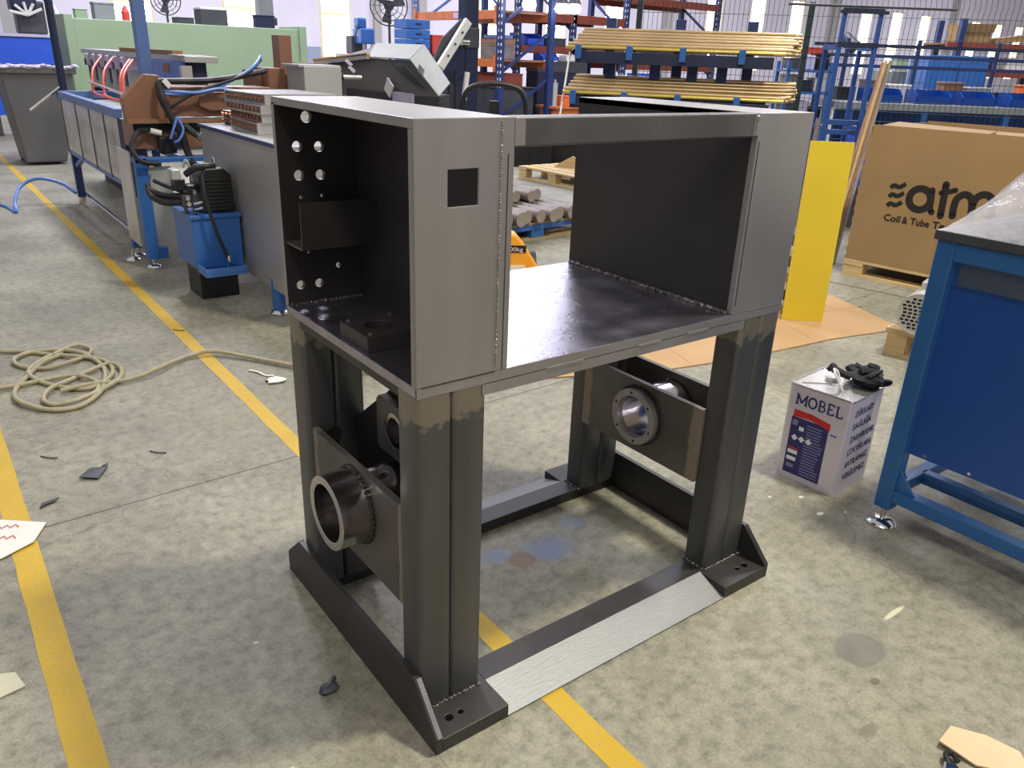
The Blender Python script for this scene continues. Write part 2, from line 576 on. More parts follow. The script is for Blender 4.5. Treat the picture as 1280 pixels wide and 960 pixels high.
# ================================================================== THE HALL
def floor_material():
    mt = bpy.data.materials.new('concrete_floor')
    mt.use_nodes = True
    nt = mt.node_tree
    N, L = nt.nodes.new, nt.links.new
    b = nt.nodes['Principled BSDF']
    tc = N('ShaderNodeTexCoord')
    co = tc.outputs['Object']

    def noise(scale, detail=6, rough=0.6, dist=0.0):
        n = N('ShaderNodeTexNoise')
        n.inputs['Scale'].default_value = scale
        n.inputs['Detail'].default_value = detail
        n.inputs['Roughness'].default_value = rough
        n.inputs['Distortion'].default_value = dist
        L(co, n.inputs['Vector'])
        return n.outputs['Fac']

    def ramp(fac, stops):
        r = N('ShaderNodeValToRGB')
        e = r.color_ramp.elements
        while len(e) < len(stops):
            e.new(0.5)
        for k, (p, c) in enumerate(stops):
            e[k].position = p
            e[k].color = lin(c) + (1,) if len(c) == 3 else c
        L(fac, r.inputs['Fac'])
        return r.outputs['Color']

    def mix(fac, a, bb, mode='MIX'):
        x = N('ShaderNodeMix'); x.data_type = 'RGBA'; x.blend_type = mode
        if isinstance(fac, float):
            x.inputs['Factor'].default_value = fac
        else:
            L(fac, x.inputs['Factor'])
        L(a, x.inputs['A'])
        if isinstance(bb, tuple):
            x.inputs['B'].default_value = lin(bb) + (1,)
        else:
            L(bb, x.inputs['B'])
        return x.outputs['Result']

    def math_(op, a, bb=None, c=None):
        x = N('ShaderNodeMath'); x.operation = op
        for i, q in enumerate((a, bb, c)):
            if q is None:
                continue
            if isinstance(q, (int, float)):
                x.inputs[i].default_value = q
            else:
                L(q, x.inputs[i])
        return x.outputs[0]

    base = ramp(noise(1.6, 8, 0.65), [(0.3, (140, 136, 120)), (0.5, (166, 161, 142)), (0.7, (186, 181, 160))])
    fine = ramp(noise(26, 6, 0.7), [(0.3, (150, 150, 150)), (0.5, (218, 218, 218)), (0.75, (255, 255, 255))])
    col = mix(0.75, base, fine, 'MULTIPLY')
    grit = ramp(noise(140, 3, 0.7), [(0.3, (190, 190, 190)), (0.6, (255, 255, 255))])
    col = mix(0.55, col, grit, 'MULTIPLY')
    # worn dark smears
    sm = ramp(noise(3.4, 9, 0.75, 1.2), [(0.56, (0, 0, 0)), (0.72, (255, 255, 255))])
    smb = N('ShaderNodeRGBToBW'); L(sm, smb.inputs[0])
    col = mix(math_('MULTIPLY', smb.outputs[0], 0.5), col, (104, 98, 88))
    # rougher, scuffed patch beside the ramp
    sep = N('ShaderNodeSeparateXYZ'); L(co, sep.inputs[0])
    X, Y = sep.outputs[0], sep.outputs[1]
    wob = noise(7, 4, 0.6)

    def spot(cx, cy, rx, ry, colr, strength, soft=0.35, wobble=0.5):
        nonlocal col
        dx = math_('DIVIDE', math_('SUBTRACT', X, cx), rx)
        dy = math_('DIVIDE', math_('SUBTRACT', Y, cy), ry)
        d = math_('SQRT', math_('ADD', math_('MULTIPLY', dx, dx), math_('MULTIPLY', dy, dy)))
        d = math_('ADD', d, math_('MULTIPLY', math_('SUBTRACT', wob, 0.5), wobble))
        mr = N('ShaderNodeMapRange')
        mr.inputs['From Min'].default_value = 1.0 - soft
        mr.inputs['From Max'].default_value = 1.0
        mr.inputs['To Min'].default_value = strength
        mr.inputs['To Max'].default_value = 0.0
        L(d, mr.inputs['Value'])
        col = mix(mr.outputs['Result'], col, colr)

    spot(1.03, -0.415, 0.075, 0.06, (112, 110, 102), 0.75, 0.15)      # damp oval stain
    spot(0.955, -0.5, 0.018, 0.012, (96, 88, 78), 0.7, 0.3)
    spot(0.80, -0.575, 0.03, 0.02, (110, 102, 88), 0.6, 0.3)
    spot(0.86, -0.20, 0.10, 0.055, (112, 106, 94), 0.45, 0.7, 2.2)
    spot(0.66, 0.37, 0.10, 0.08, (118, 136, 168), 0.75, 0.6, 1.4)        # bluish paint overspray inside the frame
    spot(0.80, 0.43, 0.05, 0.04, (130, 146, 172), 0.5, 0.5, 1.0)
    spot(0.50, 0.42, 0.06, 0.05, (118, 136, 168), 0.7, 0.6, 1.4)
    spot(0.55, 0.36, 0.045, 0.04, (130, 108, 90), 0.85, 0.2, 0.3)       # rusty ring
    spot(1.24, -0.39, 0.055, 0.008, (214, 206, 180), 0.8, 0.4, 0.8)     # pale paint dash
    spot(0.25, 1.7, 0.5, 0.35, (128, 124, 100), 0.35, 0.8, 1.0)
    for sx, sy, r in ((1.56, 0.12, .012), (1.52, 0.02, .016), (1.47, .18, .01), (1.6, -.02, .008), (0.55, -.75, .006),
                      (-0.2, .45, .008), (-.27, .05, .006), (2.1, 1.9, .03), (2.35, 2.2, .04)):
        spot(sx, sy, r, r * 0.6, (222, 216, 200), 0.8, 0.4, 0.8)
    # saw-cut joints of the slab
    def joint(axis, pos, w, slope=0.0):
        nonlocal col
        a, o = (X, Y) if axis == 'x' else (Y, X)
        d = math_('ABSOLUTE', math_('SUBTRACT', math_('SUBTRACT', a, pos), math_('MULTIPLY', o, slope)))
        mr = N('ShaderNodeMapRange')
        mr.inputs['From Min'].default_value = w * 0.6
        mr.inputs['From Max'].default_value = w
        mr.inputs['To Min'].default_value = 0.85
        mr.inputs['To Max'].default_value = 0.0
        L(d, mr.inputs['Value'])
        col = mix(mr.outputs['Result'], col, (62, 58, 50))
    joint('x', 4.60, 0.012, -0.19)
    joint('y', 1.30, 0.004, 0.03)
    joint('y', 9.0, 0.012)
    # hairline cracks
    vo = N('ShaderNodeTexVoronoi'); vo.feature = 'DISTANCE_TO_EDGE'
    vo.inputs['Scale'].default_value = 0.4
    dn = N('ShaderNodeTexNoise'); dn.inputs['Scale'].default_value = 2.2; dn.inputs['Detail'].default_value = 6
    L(co, dn.inputs['Vector'])
    vm = N('ShaderNodeVectorMath'); vm.operation = 'MULTIPLY_ADD'
    L(dn.outputs['Color'], vm.inputs[0]); vm.inputs[1].default_value = (0.9, 0.9, 0); L(co, vm.inputs[2])
    L(vm.outputs[0], vo.inputs['Vector'])
    mr = N('ShaderNodeMapRange')
    mr.inputs['From Min'].default_value = 0.0008; mr.inputs['From Max'].default_value = 0.0024
    mr.inputs['To Min'].default_value = 0.3; mr.inputs['To Max'].default_value = 0
    L(vo.outputs['Distance'], mr.inputs['Value'])
    col = mix(mr.outputs['Result'], col, (84, 78, 66))
    L(col, b.inputs['Base Color'])
    rr = N('ShaderNodeMapRange'); rr.inputs['To Min'].default_value = 0.42; rr.inputs['To Max'].default_value = 0.7
    L(noise(5, 6), rr.inputs['Value'])
    L(rr.outputs['Result'], b.inputs['Roughness'])
    b.inputs['Specular IOR Level'].default_value = 0.35
    bp = N('ShaderNodeBump'); bp.inputs['Strength'].default_value = 0.35; bp.inputs['Distance'].default_value = 0.006
    L(noise(45, 8, 0.7), bp.inputs['Height'])
    L(bp.outputs['Normal'], b.inputs['Normal'])
    return mt


MATS['concrete_floor'] = floor_material()
floor = struct(MB().box(-14, -12, -0.2, 62, 20.3, 0.0).build('floor', 'concrete_floor'))

# painted lines, worn
ym = M('line_yellow', (196, 160, 40), 0.6, 0, 0.06, 9, 0.15, 120)
nt = ym.node_tree
b_ = nt.nodes['Principled BSDF']
src_ = b_.inputs['Base Color'].links[0].from_socket
n_ = nt.nodes.new('ShaderNodeTexNoise'); n_.inputs['Scale'].default_value = 45; n_.inputs['Detail'].default_value = 8
n_.inputs['Roughness'].default_value = 0.75
tc_ = nt.nodes.new('ShaderNodeTexCoord'); nt.links.new(tc_.outputs['Object'], n_.inputs['Vector'])
r_ = nt.nodes.new('ShaderNodeMapRange'); r_.inputs['From Min'].default_value = 0.56; r_.inputs['From Max'].default_value = 0.72
nt.links.new(n_.outputs['Fac'], r_.inputs['Value'])
x_ = nt.nodes.new('ShaderNodeMix'); x_.data_type = 'RGBA'
nt.links.new(r_.outputs['Result'], x_.inputs['Factor']); nt.links.new(src_, x_.inputs['A'])
x_.inputs['B'].default_value = lin((166, 150, 104)) + (1,)
nt.links.new(x_.outputs['Result'], b_.inputs['Base Color'])


def painted(x0, x1, y0, y1):
    rnd = random.Random(int(x0 * 100))
    n = 160
    vs, fs = [], []
    for i in range(n + 1):
        y = y0 + (y1 - y0) * (i / n) ** 1.6
        a, c = x0 + rnd.uniform(-1, 1) * .0016, x1 + rnd.uniform(-1, 1) * .0016
        vs += [(a, y, 0.0008), (c, y, 0.0008)]
    fs = [(2 * i, 2 * i + 1, 2 * i + 3, 2 * i + 2) for i in range(n)]
    return MB().add(vs, fs).build('painted_line', 'line_yellow', floor)


painted(0.262, 0.322, -3.0, 16.0)
painted(-0.634, -0.566, -3.0, 9.0)

M('wall_plaster', (222, 216, 228), 0.8, 0, 0.04, 1.5)
M('pilaster', (170, 168, 166), 0.8, 0, 0.05, 2)
M('wall_dado', (150, 158, 178), 0.7, 0, 0.05, 2)
emit_mat('daylight_pane', (250, 250, 255), 8.0)
YW = 20.0
wins = [k for k in range(-3, 20) if k % 4 != 1]
holes = []
for k in wins:
    c = 9.2 + 2.5 * k
    holes.append(rect(c - 0.45, 1.15, c + 0.45, 3.85))
wall = struct(MB().plate(rect(-14, 0, 62, 7), holes, 'xz', YW, YW + 0.3).build('wall_back', 'wall_plaster'))
struct(MB().box(-14.3, -12, 0, -14, 20.3, 7).build('wall_left', 'wall_plaster'))
struct(MB().box(62, -12, 0, 62.3, 20.3, 7).build('wall_right', 'wall_plaster'))
for i, k in enumerate(wins):
    c = 9.2 + 2.5 * k
    w = MB()
    w.box(c - 0.45, YW + 0.02, 1.13, c + 0.45, YW + 0.3, 1.2)
    w.box(c - 0.45, YW + 0.0, 1.2, c - 0.38, YW + 0.3, 3.85)
    w.box(c + 0.41, YW - 0.0, 1.2, c + 0.45, YW + 0.3, 3.85)
    w.box(c - 0.45, YW + 0.0, 3.8, c + 0.45, YW + 0.3, 3.85)
    wf = struct(w.build('window_%d' % (i + 1), 'window_frame'))
    MB().box(c - 0.38, YW + 0.24, 2.2, c + 0.41, YW + 0.28, 2.27).build('transom', 'window_frame', wf)
    MB().box(c - 0.38, YW + 0.27, 1.2, c + 0.41, YW + 0.28, 2.2).build('pane', 'daylight_pane', wf)
    MB().box(c - 0.38, YW + 0.27, 2.27, c + 0.41, YW + 0.28, 3.8).build('pane', 'daylight_pane', wf)
for k in (-3, 1, 5, 9, 13, 17):
    c = 9.2 + 2.5 * k
    MB().box(c - 0.2, YW - 0.18, 0, c + 0.2, YW, 7).build('pilaster', 'pilaster', wall)
MB().box(10.3, YW - 0.12, 0, 10.5, YW, 7).build('pilaster', 'pilaster', wall)


# ================================================================== THE WELDED MACHINE FRAME
FW, FD, FH, SH = 1.07, 0.602, 1.25, 0.79
mf = thing('machine_frame', 'bare steel welded machine frame on four legs standing across the yellow line', 'machine frame')
# ---- base
hole_r = 0.010


def foot(x0, x1, y0, y1, hs):
    MB().plate(rect(x0, y0, x1, y1), [circ(hx, hy, hr, 16) for hx, hy, hr in hs], 'xy', 0.0, 0.035) \
        .build('foot_plate', 'dark_steel', mf, bevel=0.0015)


foot(0.0, 0.17, -0.09, 0.066, [(0.043, -0.046, .0095), (0.072, -0.046, .0065)])
foot(0.90, FW, -0.09, 0.066, [(1.03, -0.05, .0095), (1.0, -0.05, .0065)])
foot(0.0, 0.17, 0.536, 0.692, [(0.043, 0.648, .0095), (0.072, 0.648, .0065)])
foot(0.90, FW, 0.536, 0.692, [(1.03, 0.652, .0095), (1.0, 0.652, .0065)])
for x, y in ((0.043, -0.046), (0.072, -0.046), (1.03, -0.05), (1.0, -0.05)):
    pass
MB().box(0.17, 0.0, 0.0, 0.90, 0.066, 0.035).build('base_bar', 'dark_steel', mf, bevel=0.001)
MB().box(0.17, 0.536, 0.0, 0.90, 0.602, 0.035).build('base_bar', 'dark_steel', mf, bevel=0.001)
MB().prism([(-0.09, 0.0), (-0.09, 0.005), (0.0, 0.0353), (0.0, 0.0)], 'yz', 0.17, 0.90) \
    .build('milled_bevel', 'milled_steel', mf)['label'] = 'bright milled sloping face'
MB().prism([(0.692, 0.0), (0.692, 0.005), (0.602, 0.0353), (0.602, 0.0)], 'yz', 0.17, 0.90) \
    .build('milled_bevel', 'milled_steel', mf)['label'] = 'bright milled sloping face'
prof = [(-0.09, 0.0), (-0.09, 0.042), (-0.004, 0.135), (0.606, 0.135), (0.692, 0.058), (0.692, 0.0)]
sk = MB().plate([(y, z) for y, z in prof], [circ(0.02, 0.075, 0.004, 10)], 'yz', -0.016, 0.0)
sk.build('side_plate', 'dark_steel', mf, bevel=0.0012)
prof = [(-0.09, 0.0), (-0.09, 0.042), (-0.004, 0.128), (0.606, 0.128), (0.692, 0.042), (0.692, 0.0)]
MB().prism(prof, 'yz', FW, FW + 0.016).build('side_plate', 'dark_steel', mf, bevel=0.0012)
# bright ground bevel on the near left edge of the side plate
MB().bar((-0.006, -0.0905, 0.041), (-0.006, -0.004, 0.1355), 0.011, 0.0025, up=(0, -0.7, 0.7)).build('ground_edge', 'milled_steel', mf)
MB().bar((-0.006, 0.693, 0.059), (-0.006, 0.606, 0.1355), 0.011, 0.0025, up=(0, 0.7, 0.7)).build('ground_edge', 'milled_steel', mf)
# ---- legs, each of two channels toe to toe
for lx in (0.0, 0.916):
    for ly in (0.0, 0.526):
        lg = MB()
        for k in (0, 1):
            lg.prism(rrect(lx + 0.077 * k, ly, lx + 0.077 * (k + 1), ly + 0.076, 0.011), 'xy', 0.035, 0.77)
        lg.build('leg', 'leg_steel', mf, smooth=True)
# dark cable hole in the rear leg
MB().ring((0.066, 0.5235, 0.467), (0, 1, 0), 0.0215, 0.018, 0.006, 24).build('hole_rim', 'dark_steel', mf)
MB().tube((0.066, 0.5252, 0.467), (0.066, 0.5272, 0.467), 0.018, 24).build('leg_hole', 'hole_dark', mf)
# ---- bearing plates and bearing tubes
YC, ZC = 0.296, 0.40


def bplate(x0, x1, z0, z1):
    MB().plate(rect(0.070, z0, 0.532, z1), [circ(YC, ZC, 0.078, 40)], 'yz', x0, x1).build('bearing_plate', 'bearing_plate_steel', mf, bevel=0.001)


bplate(0.012, 0.028, 0.255, 0.497)
MB().plate([(0.070, 0.255), (0.532, 0.255), (0.532, 0.500), (0.520, 0.503), (0.262, 0.70), (0.070, 0.70)], [circ(YC, ZC, 0.078, 40)],
           'yz', 0.128, 0.144).build('bearing_plate', 'black_panel', mf, bevel=0.001)
bplate(0.905, 0.921, 0.285, 0.502)
bplate(1.05, 1.066, 0.285, 0.500)
MB().ring((-0.062, YC, ZC), (1, 0, 0), 0.086, 0.067, 0.078, 64).build('bearing_ring', 'turned_steel', mf, smooth=True, bevel=0.0012)
MB().ring((0.01, YC, ZC), (1, 0, 0), 0.077, 0.064, 0.14, 64).build('bearing_tube', 'turned_steel', mf, smooth=True)
MB().ring((0.880, YC, ZC), (1, 0, 0), 0.083, 0.062, 0.03, 64).build('bearing_ring', 'ground_steel', mf, smooth=True, bevel=0.0012)
MB().ring((0.90, YC, ZC), (1, 0, 0), 0.077, 0.060, 0.17, 64).build('bearing_tube', 'turned_steel', mf, smooth=True)
for k in range(6):
    a = k * PI / 3 + 0.35
    q = (0.8796, YC + 0.0725 * math.cos(a), ZC + 0.0725 * math.sin(a))
    MB().tube(q, (0.881, q[1], q[2]), 0.004, 10).build('tapped_hole', 'hole_dark', mf)
beads_ = [((0.008, YC + 0.088 * math.cos(t), ZC + 0.088 * math.sin(t))) for t in [2 * PI * i / 40 for i in range(41)]]
wb = MB()
wr = MB()
for i, q in enumerate(beads_[:-1]):
    wb.blob(q, 0.0062, i, 0.15, nu=6, nv=4)
    wr.blob((0.901, YC + 0.085 * math.cos(2 * PI * i / 40), ZC + 0.085 * math.sin(2 * PI * i / 40)), 0.006, i, 0.15, nu=6, nv=4)
wb.build('weld_bead', 'dark_steel', mf, smooth=True)
wr.build('weld_bead', 'dark_steel', mf, smooth=True)
# ---- inner gusset and flange block behind the near leg
MB().plate([(0.20, 0.494), (0.20, 0.615), (0.212, 0.627), (0.353, 0.627), (0.365, 0.615), (0.365, 0.506), (0.353, 0.494)],
           [circ(0.285, 0.562, 0.042, 28)], 'yz', 0.104, 0.126).build('flange_block', 'mill_scale_steel', mf, bevel=0.001)
MB().ring((0.106, 0.285, 0.562), (1, 0, 0), 0.042, 0.031, 0.022, 32).build('flange_bush', 'turned_steel', mf, smooth=True)
# ---- shelf
MB().box(0.0, 0.0, 0.77, FW, FD, SH).build('shelf_plate', 'shelf_steel', mf, bevel=0.001)
MB().box(0.0, -0.0005, 0.7695, FW, 0.004, 0.7885).build('shelf_front_edge', 'ground_steel', mf)
MB().box(0.14, 0.0, 0.745, 0.93, 0.05, 0.7675).build('front_bar', 'ground_steel', mf, bevel=0.001)
MB().box(0.14, 0.552, 0.745, 0.93, 0.602, 0.7675).build('rear_bar', 'mill_scale_steel', mf, bevel=0.001)
MB().box(0.001, 0.05, 0.752, 0.012, 0.552, 0.77).build('side_bar', 'dark_steel', mf, bevel=0.001)
for x0, x1 in ((0.30, 0.40), (0.56, 0.63), (0.72, 0.79)):
    MB().box(x0, -0.0012, 0.7645, x1, 0.003, 0.7715).build('stitch_weld', 'ground_steel', mf, bevel=0.001)
# ---- left cabinet, open to the left
HO = [(0.071, 1.208, .0125), (0.046, 1.147, .0115), (0.097, 1.145, .0115), (0.046, 1.085, .0115), (0.097, 1.084, .0115),
      (0.048, 1.037, .004), (0.098, 1.038, .004), (0.069, 1.013, .006), (0.048, 0.989, .0045), (0.058, 0.911, .0035),
      (0.13, 0.872, .0065), (0.033, 0.836, .0105), (0.079, 0.835, .0105)]
MB().plate(rect(0.0, SH, 0.2, FH), [rect(0.064, 1.107, 0.127, 1.169)], 'xz', 0.0, 0.005) \
    .build('front_panel', 'ground_steel', mf, bevel=0.001)
MB().box(0.0, 0.005, SH, 0.004, 0.018, FH - 0.016).build('edge_return', 'ground_steel', mf)
MB().plate(rect(0.0, SH, 0.188, FH - 0.012), [circ(*h, 18) for h in HO], 'xz', 0.588, 0.602).build('end_panel', 'black_panel', mf)
MB().box(0.188, 0.005, SH, 0.2, 0.602, FH - 0.001).build('inner_wall', 'black_panel', mf)
MB().box(0.0, 0.005, FH - 0.016, 0.2, FD, FH).build('top_panel', 'ground_steel', mf, bevel=0.0015)
MB().box(-0.0006, 0.588, SH, 0.0, 0.6026, FH - 0.016).build('end_panel_edge', 'ground_steel', mf)
# bent bracket inside
MB().box(0.004, 0.492, 0.938, 0.188, 0.496, 1.040).build('bracket_upright', 'black_panel', mf)
MB().plate(rect(0.004, 0.496, 0.188, 0.588), [circ(0.07, 0.545, 0.012, 16), circ(0.11, 0.54, 0.008, 14)], 'xy', 0.938, 0.942) \
    .build('bracket_tray', 'mill_scale_steel', mf)
# mounting block with a bored hole
bk = MB()
bk.plate(rect(0.012, 0.212, 0.138, 0.338), [circ(0.072, 0.275, 0.03, 32)], 'xy', SH, 0.822)
bo = bk.build('mounting_block', 'black_panel', mf, bevel=0.0015)
for x, y in ((0.026, 0.226), (0.026, 0.324), (0.122, 0.324), (0.122, 0.226)):
    MB().tube((x, y, 0.8215), (x, y, 0.826), 0.0055, 8).build('stud', 'weld', bo)
beads((0.01, 0.34, SH), (0.14, 0.34, SH), 0.004, 0.008, 3, parent=mf, mat='dark_steel')
beads((0.004, 0.586, SH + .001), (0.19, 0.586, SH + .001), 0.0045, 0.009, 5, parent=mf)
# seams of the left front panel
beads((0.172, -0.0005, SH + .01), (0.172, -0.0005, FH - .004), 0.0022, 0.005, 6, parent=mf, mat='ground_steel')
MB().box(0.1868, -0.001, SH, 0.1880, 0.001, FH - 0.06).build('seam', 'dark_steel', mf)
MB().box(0.01, -0.0012, SH - 0.0012, 0.17, 0.001, SH + 0.0006).build('seam', 'dark_steel', mf)
# ---- top cross beam
MB().box(0.2, 0.0, 1.200, 0.87, 0.045, 1.25).build('cross_beam', 'mill_scale_steel', mf, bevel=0.004, seg=3)
MB().box(0.2, -0.0008, 1.203, 0.222, 0.002, 1.247).build('ground_patch', 'ground_steel', mf)
MB().box(0.852, -0.0008, 1.203, 0.87, 0.002, 1.247).build('ground_patch', 'ground_steel', mf)
beads((0.861, -0.001, 1.205), (0.861, -0.001, 1.247), 0.0035, 0.006, 8, parent=mf, mat='ground_steel')
# ---- right cabinet
MB().box(0.87, 0.0, SH, FW, 0.016, FH).build('front_panel', 'ground_steel', mf, bevel=0.0015)
MB().plate(rect(0.016, SH, FD, FH - 0.001), [circ(0.20, 0.826, 0.005, 12)], 'yz', 0.87, 0.882).build('inner_wall', 'black_panel', mf)
MB().box(0.87, 0.016, FH - 0.016, FW, FD, FH).build('top_panel', 'ground_steel', mf, bevel=0.0015)
MB().box(0.882, 0.588, SH, FW, 0.602, FH - 0.016).build('end_panel', 'black_panel', mf)
beads((0.866, 0.012, SH + .003), (0.866, 0.598, SH + .003), 0.006, 0.0085, 9, parent=mf)
MB().box(0.8775, -0.001, SH + .02, 0.879, 0.001, FH - 0.06).build('seam', 'dark_steel', mf)
MB().box(0.93, -0.001, SH - 0.0005, FW - .01, 0.001, SH + 0.0006).build('seam', 'milled_steel', mf)
# welds at the feet
beads((0.0, -0.003, 0.036), (0.154, -0.003, 0.036), 0.004, 0.006, 11, parent=mf)
beads((0.914, -0.003, 0.036), (1.07, -0.003, 0.036), 0.004, 0.006, 12, parent=mf)
beads((0.913, 0.0, 0.036), (0.913, 0.075, 0.036), 0.004, 0.006, 13, parent=mf)
beads((0.913, 0.526, 0.036), (0.913, 0.602, 0.036), 0.004, 0.006, 14, parent=mf)


# ================================================================== RIGHT SIDE, NEAR
# ---- paint tin
tn = thing('paint_tin', 'square white paint tin with a navy and red label and Turkish warning lettering', 'tin', (1.652, 0.056, 0), 0.09)
TS, TH = 0.228, 0.35
MB().prism(rrect(0, 0, TS, TS, 0.014), 'xy', 0.0, TH - 0.004).build('body', 'tin_white', tn, smooth=True)
lid = MB()
lid.prism(rrect(0, 0, TS, TS, 0.014), 'xy', TH - 0.004, TH)
lid.v = lid.v
lo = lid.build('lid', 'tin_plate', tn)
rim = MB()
pts = [(x, y, TH) for x, y in rrect(0.002, 0.002, TS - 0.002, TS - 0.002, 0.013)]
rim.path(pts + [pts[0]], 0.0032, 6)
rim.build('rim', 'tin_plate', tn, smooth=True)
cr_ = MB()
cr_.bar((0.03, 0.03, TH + .001), (0.1, 0.1, TH + .001), .004, .003)
cr_.bar((0.2, 0.03, TH + .001), (0.13, 0.1, TH + .001), .004, .003)
cr_.bar((0.03, 0.2, TH + .001), (0.1, 0.13, TH + .001), .004, .003)
cr_.build('lid_crease', 'tin_plate', lo)
hd = MB()
hd.path([(0.07, 0.075, TH), (0.055, 0.10, TH + 0.05), (0.075, 0.12, TH + 0.062), (0.10, 0.115, TH + 0.045), (0.10, 0.10, TH)], 0.006, 8, smooth=5, flat=0.6)
hd.build('handle', 'white_plastic', tn, smooth=True)
MB().tube((0.14, 0.15, TH), (0.14, 0.15, TH + 0.012), 0.022, 20).build('spout_cap', 'white_plastic', tn, smooth=True)
# left face (faces -X): local (u from y=TS at left to y=0 at right)
XL = -0.0008


def lf(u0, z0, u1, z1, mat, name, d=0.0):
    return MB().box(XL - d, TS - u1, z0, XL + 0.0004 - d, TS - u0, z1).build(name, mat, tn)


lab = lf(0.030, 0.022, 0.165, 0.235, 'print_navy', 'label_panel')
band = MB().prism([(TS - 0.034, 0.236), (TS - 0.034, 0.262), (TS - 0.10, 0.262), (TS - 0.168, 0.250), (TS - 0.168, 0.226), (TS - 0.10, 0.240)],
                  'yz', XL - .0002, XL + .0004).build('label_band', 'print_red', tn)
# face text is mapped by a rotation that looks along +X: text x -> -Y, text y -> Z
RL = (PI / 2, 0, -PI / 2)
LET = {'M': (1.0, [[(0.05, 0), (0.05, 1)], [(0.05, 1), (0.5, 0.15)], [(0.5, 0.15), (0.95, 1)], [(0.95, 1), (0.95, 0)]],
             [(-.1, .22, 0), (.78, 1.1, 0), (-.1, .12, 1), (.88, 1.1, 1)]),
       'O': (0.86, [[(0.43 + 0.38 * math.cos(2 * PI * k / 16), 0.5 + 0.5 * math.sin(2 * PI * k / 16)) for k in range(17)]], []),
       'B': (0.72, [[(0.12, 0), (0.12, 1)], [(0.12, 1), (0.45, 0.98), (0.58, 0.77), (0.45, 0.54), (0.12, 0.52)], [(0.12, 0.52), (0.5, 0.5), (0.66, 0.27), (0.5, 0.02), (0.12, 0)]],
             [(0, .2, 0), (0, .2, 1)]),
       'E': (0.7, [[(0.12, 0), (0.12, 1)], [(0.12, 1), (0.62, 1)], [(0.12, 0.52), (0.5, 0.52)], [(0.12, 0), (0.64, 0)], [(0.62, 1), (0.62, 0.82)], [(0.64, 0), (0.64, 0.2)]],
             [(0, .2, 0), (0, .2, 1)]),
       'L': (0.66, [[(0.12, 0), (0.12, 1)], [(0.12, 0), (0.62, 0)], [(0.62, 0), (0.62, 0.22)]], [(0, .2, 0), (-.02, .28, 1)])}
pen = 0.0
for ch in 'MOBEL':
    wd, strokes, serifs = LET[ch]
    H_ = 0.036
    def tf(u, v, d, pen=pen):
        return (XL - .0006 - d, TS - 0.036 - (pen + u) * H_, 0.284 + v * H_)
    mb = MB()
    for i_, st_ in enumerate(strokes):
        mb.stroke(st_, 0.17 if i_ == 0 or ch in 'OM' else 0.13, tf, 0.00002 * i_, 3 if len(st_) > 2 else 1, cap=False)
    for a_, b2_, z_ in serifs:
        mb.stroke([(a_, z_), (b2_, z_)], 0.10, tf, 0.0002, 1, cap=False)
    mb.build('brand_letter', 'print_navy', tn)
    pen += wd + 0.16
# pictograms and small print
for k in range(3):
    c = (0.052 + 0.026 * k, 0.160)
    MB().add([(XL - .0006, TS - c[0] + dx, c[1] + dz) for dx, dz in ((0, .012), (.012, 0), (0, -.012), (-.012, 0))], [(0, 1, 2, 3)]).build('hazard_diamond', 'print_white', tn)
lf(0.036, 0.205, 0.054, 0.225, 'print_grey', 'pictogram', .0003)
lf(0.062, 0.19, 0.08, 0.205, 'print_white', 'pictogram', .0003)
lf(0.036, 0.098, 0.072, 0.112, 'print_white', 'small_box', .0003)
lf(0.036, 0.116, 0.072, 0.122, 'print_red', 'small_box', .0003)
lf(0.036, 0.072, 0.07, 0.086, 'print_white', 'bar_code', .0003)
lf(0.04, 0.045, 0.066, 0.058, 'print_grey', 'small_box', .0003)
rnd = random.Random(4)
for k in range(18):
    z = 0.215 - k * 0.0108
    sp = MB().box(XL - .0005, TS - 0.09 - rnd.uniform(.05, .068), z, XL, TS - 0.09, z + 0.004)
    sp.build('small_print', 'print_grey', tn)
lf(0.172, 0.212, 0.196, 0.217, 'print_blue', 'date_stamp', .0003)
# right face (faces -Y)
for k, line in enumerate(('DİKKAT!', 'SAĞLIĞA', 'ZARARLIDIR.', 'ÇOCUKLARA', 'SATILAMAZ,', 'VERİLEMEZ.')):
    text('warning_line', line, 0.033, 'print_navy', tn, (0.030, -0.0010, 0.290 - 0.047 * k), (PI / 2, 0, 0), shear=0.0,
         offset=0.0, width=(0.125, .13, .175, .17, .165, .165)[k])
# ---- black glove / cloth on the tin
rg = MB()
rr = random.Random(11)
for k in range(7):
    a = Vector((1.83 + rr.uniform(-.05, .05), 0.125 + rr.uniform(-.06, .06), TH + 0.018 + rr.uniform(0, .012)))
    pth = [a]
    for j in range(3):
        pth.append(pth[-1] + Vector((rr.uniform(-.035, .05), rr.uniform(-.045, .045), rr.uniform(-.004, .022))))
    for q in pth:
        q.z = max(q.z, TH + 0.016)
    rg.path(pth, 0.016, 7, radii=[.018, .02, .016, .008], smooth=3, flat=0.65)
rg.blob((1.835, 0.125, TH + 0.026), 0.05, 3, 0.25, (1.1, 1.2, 0.45))
tag(rg.build('black_glove', 'cloth_black', smooth=True), 'crumpled black work glove lying on top of the white paint tin', 'glove')

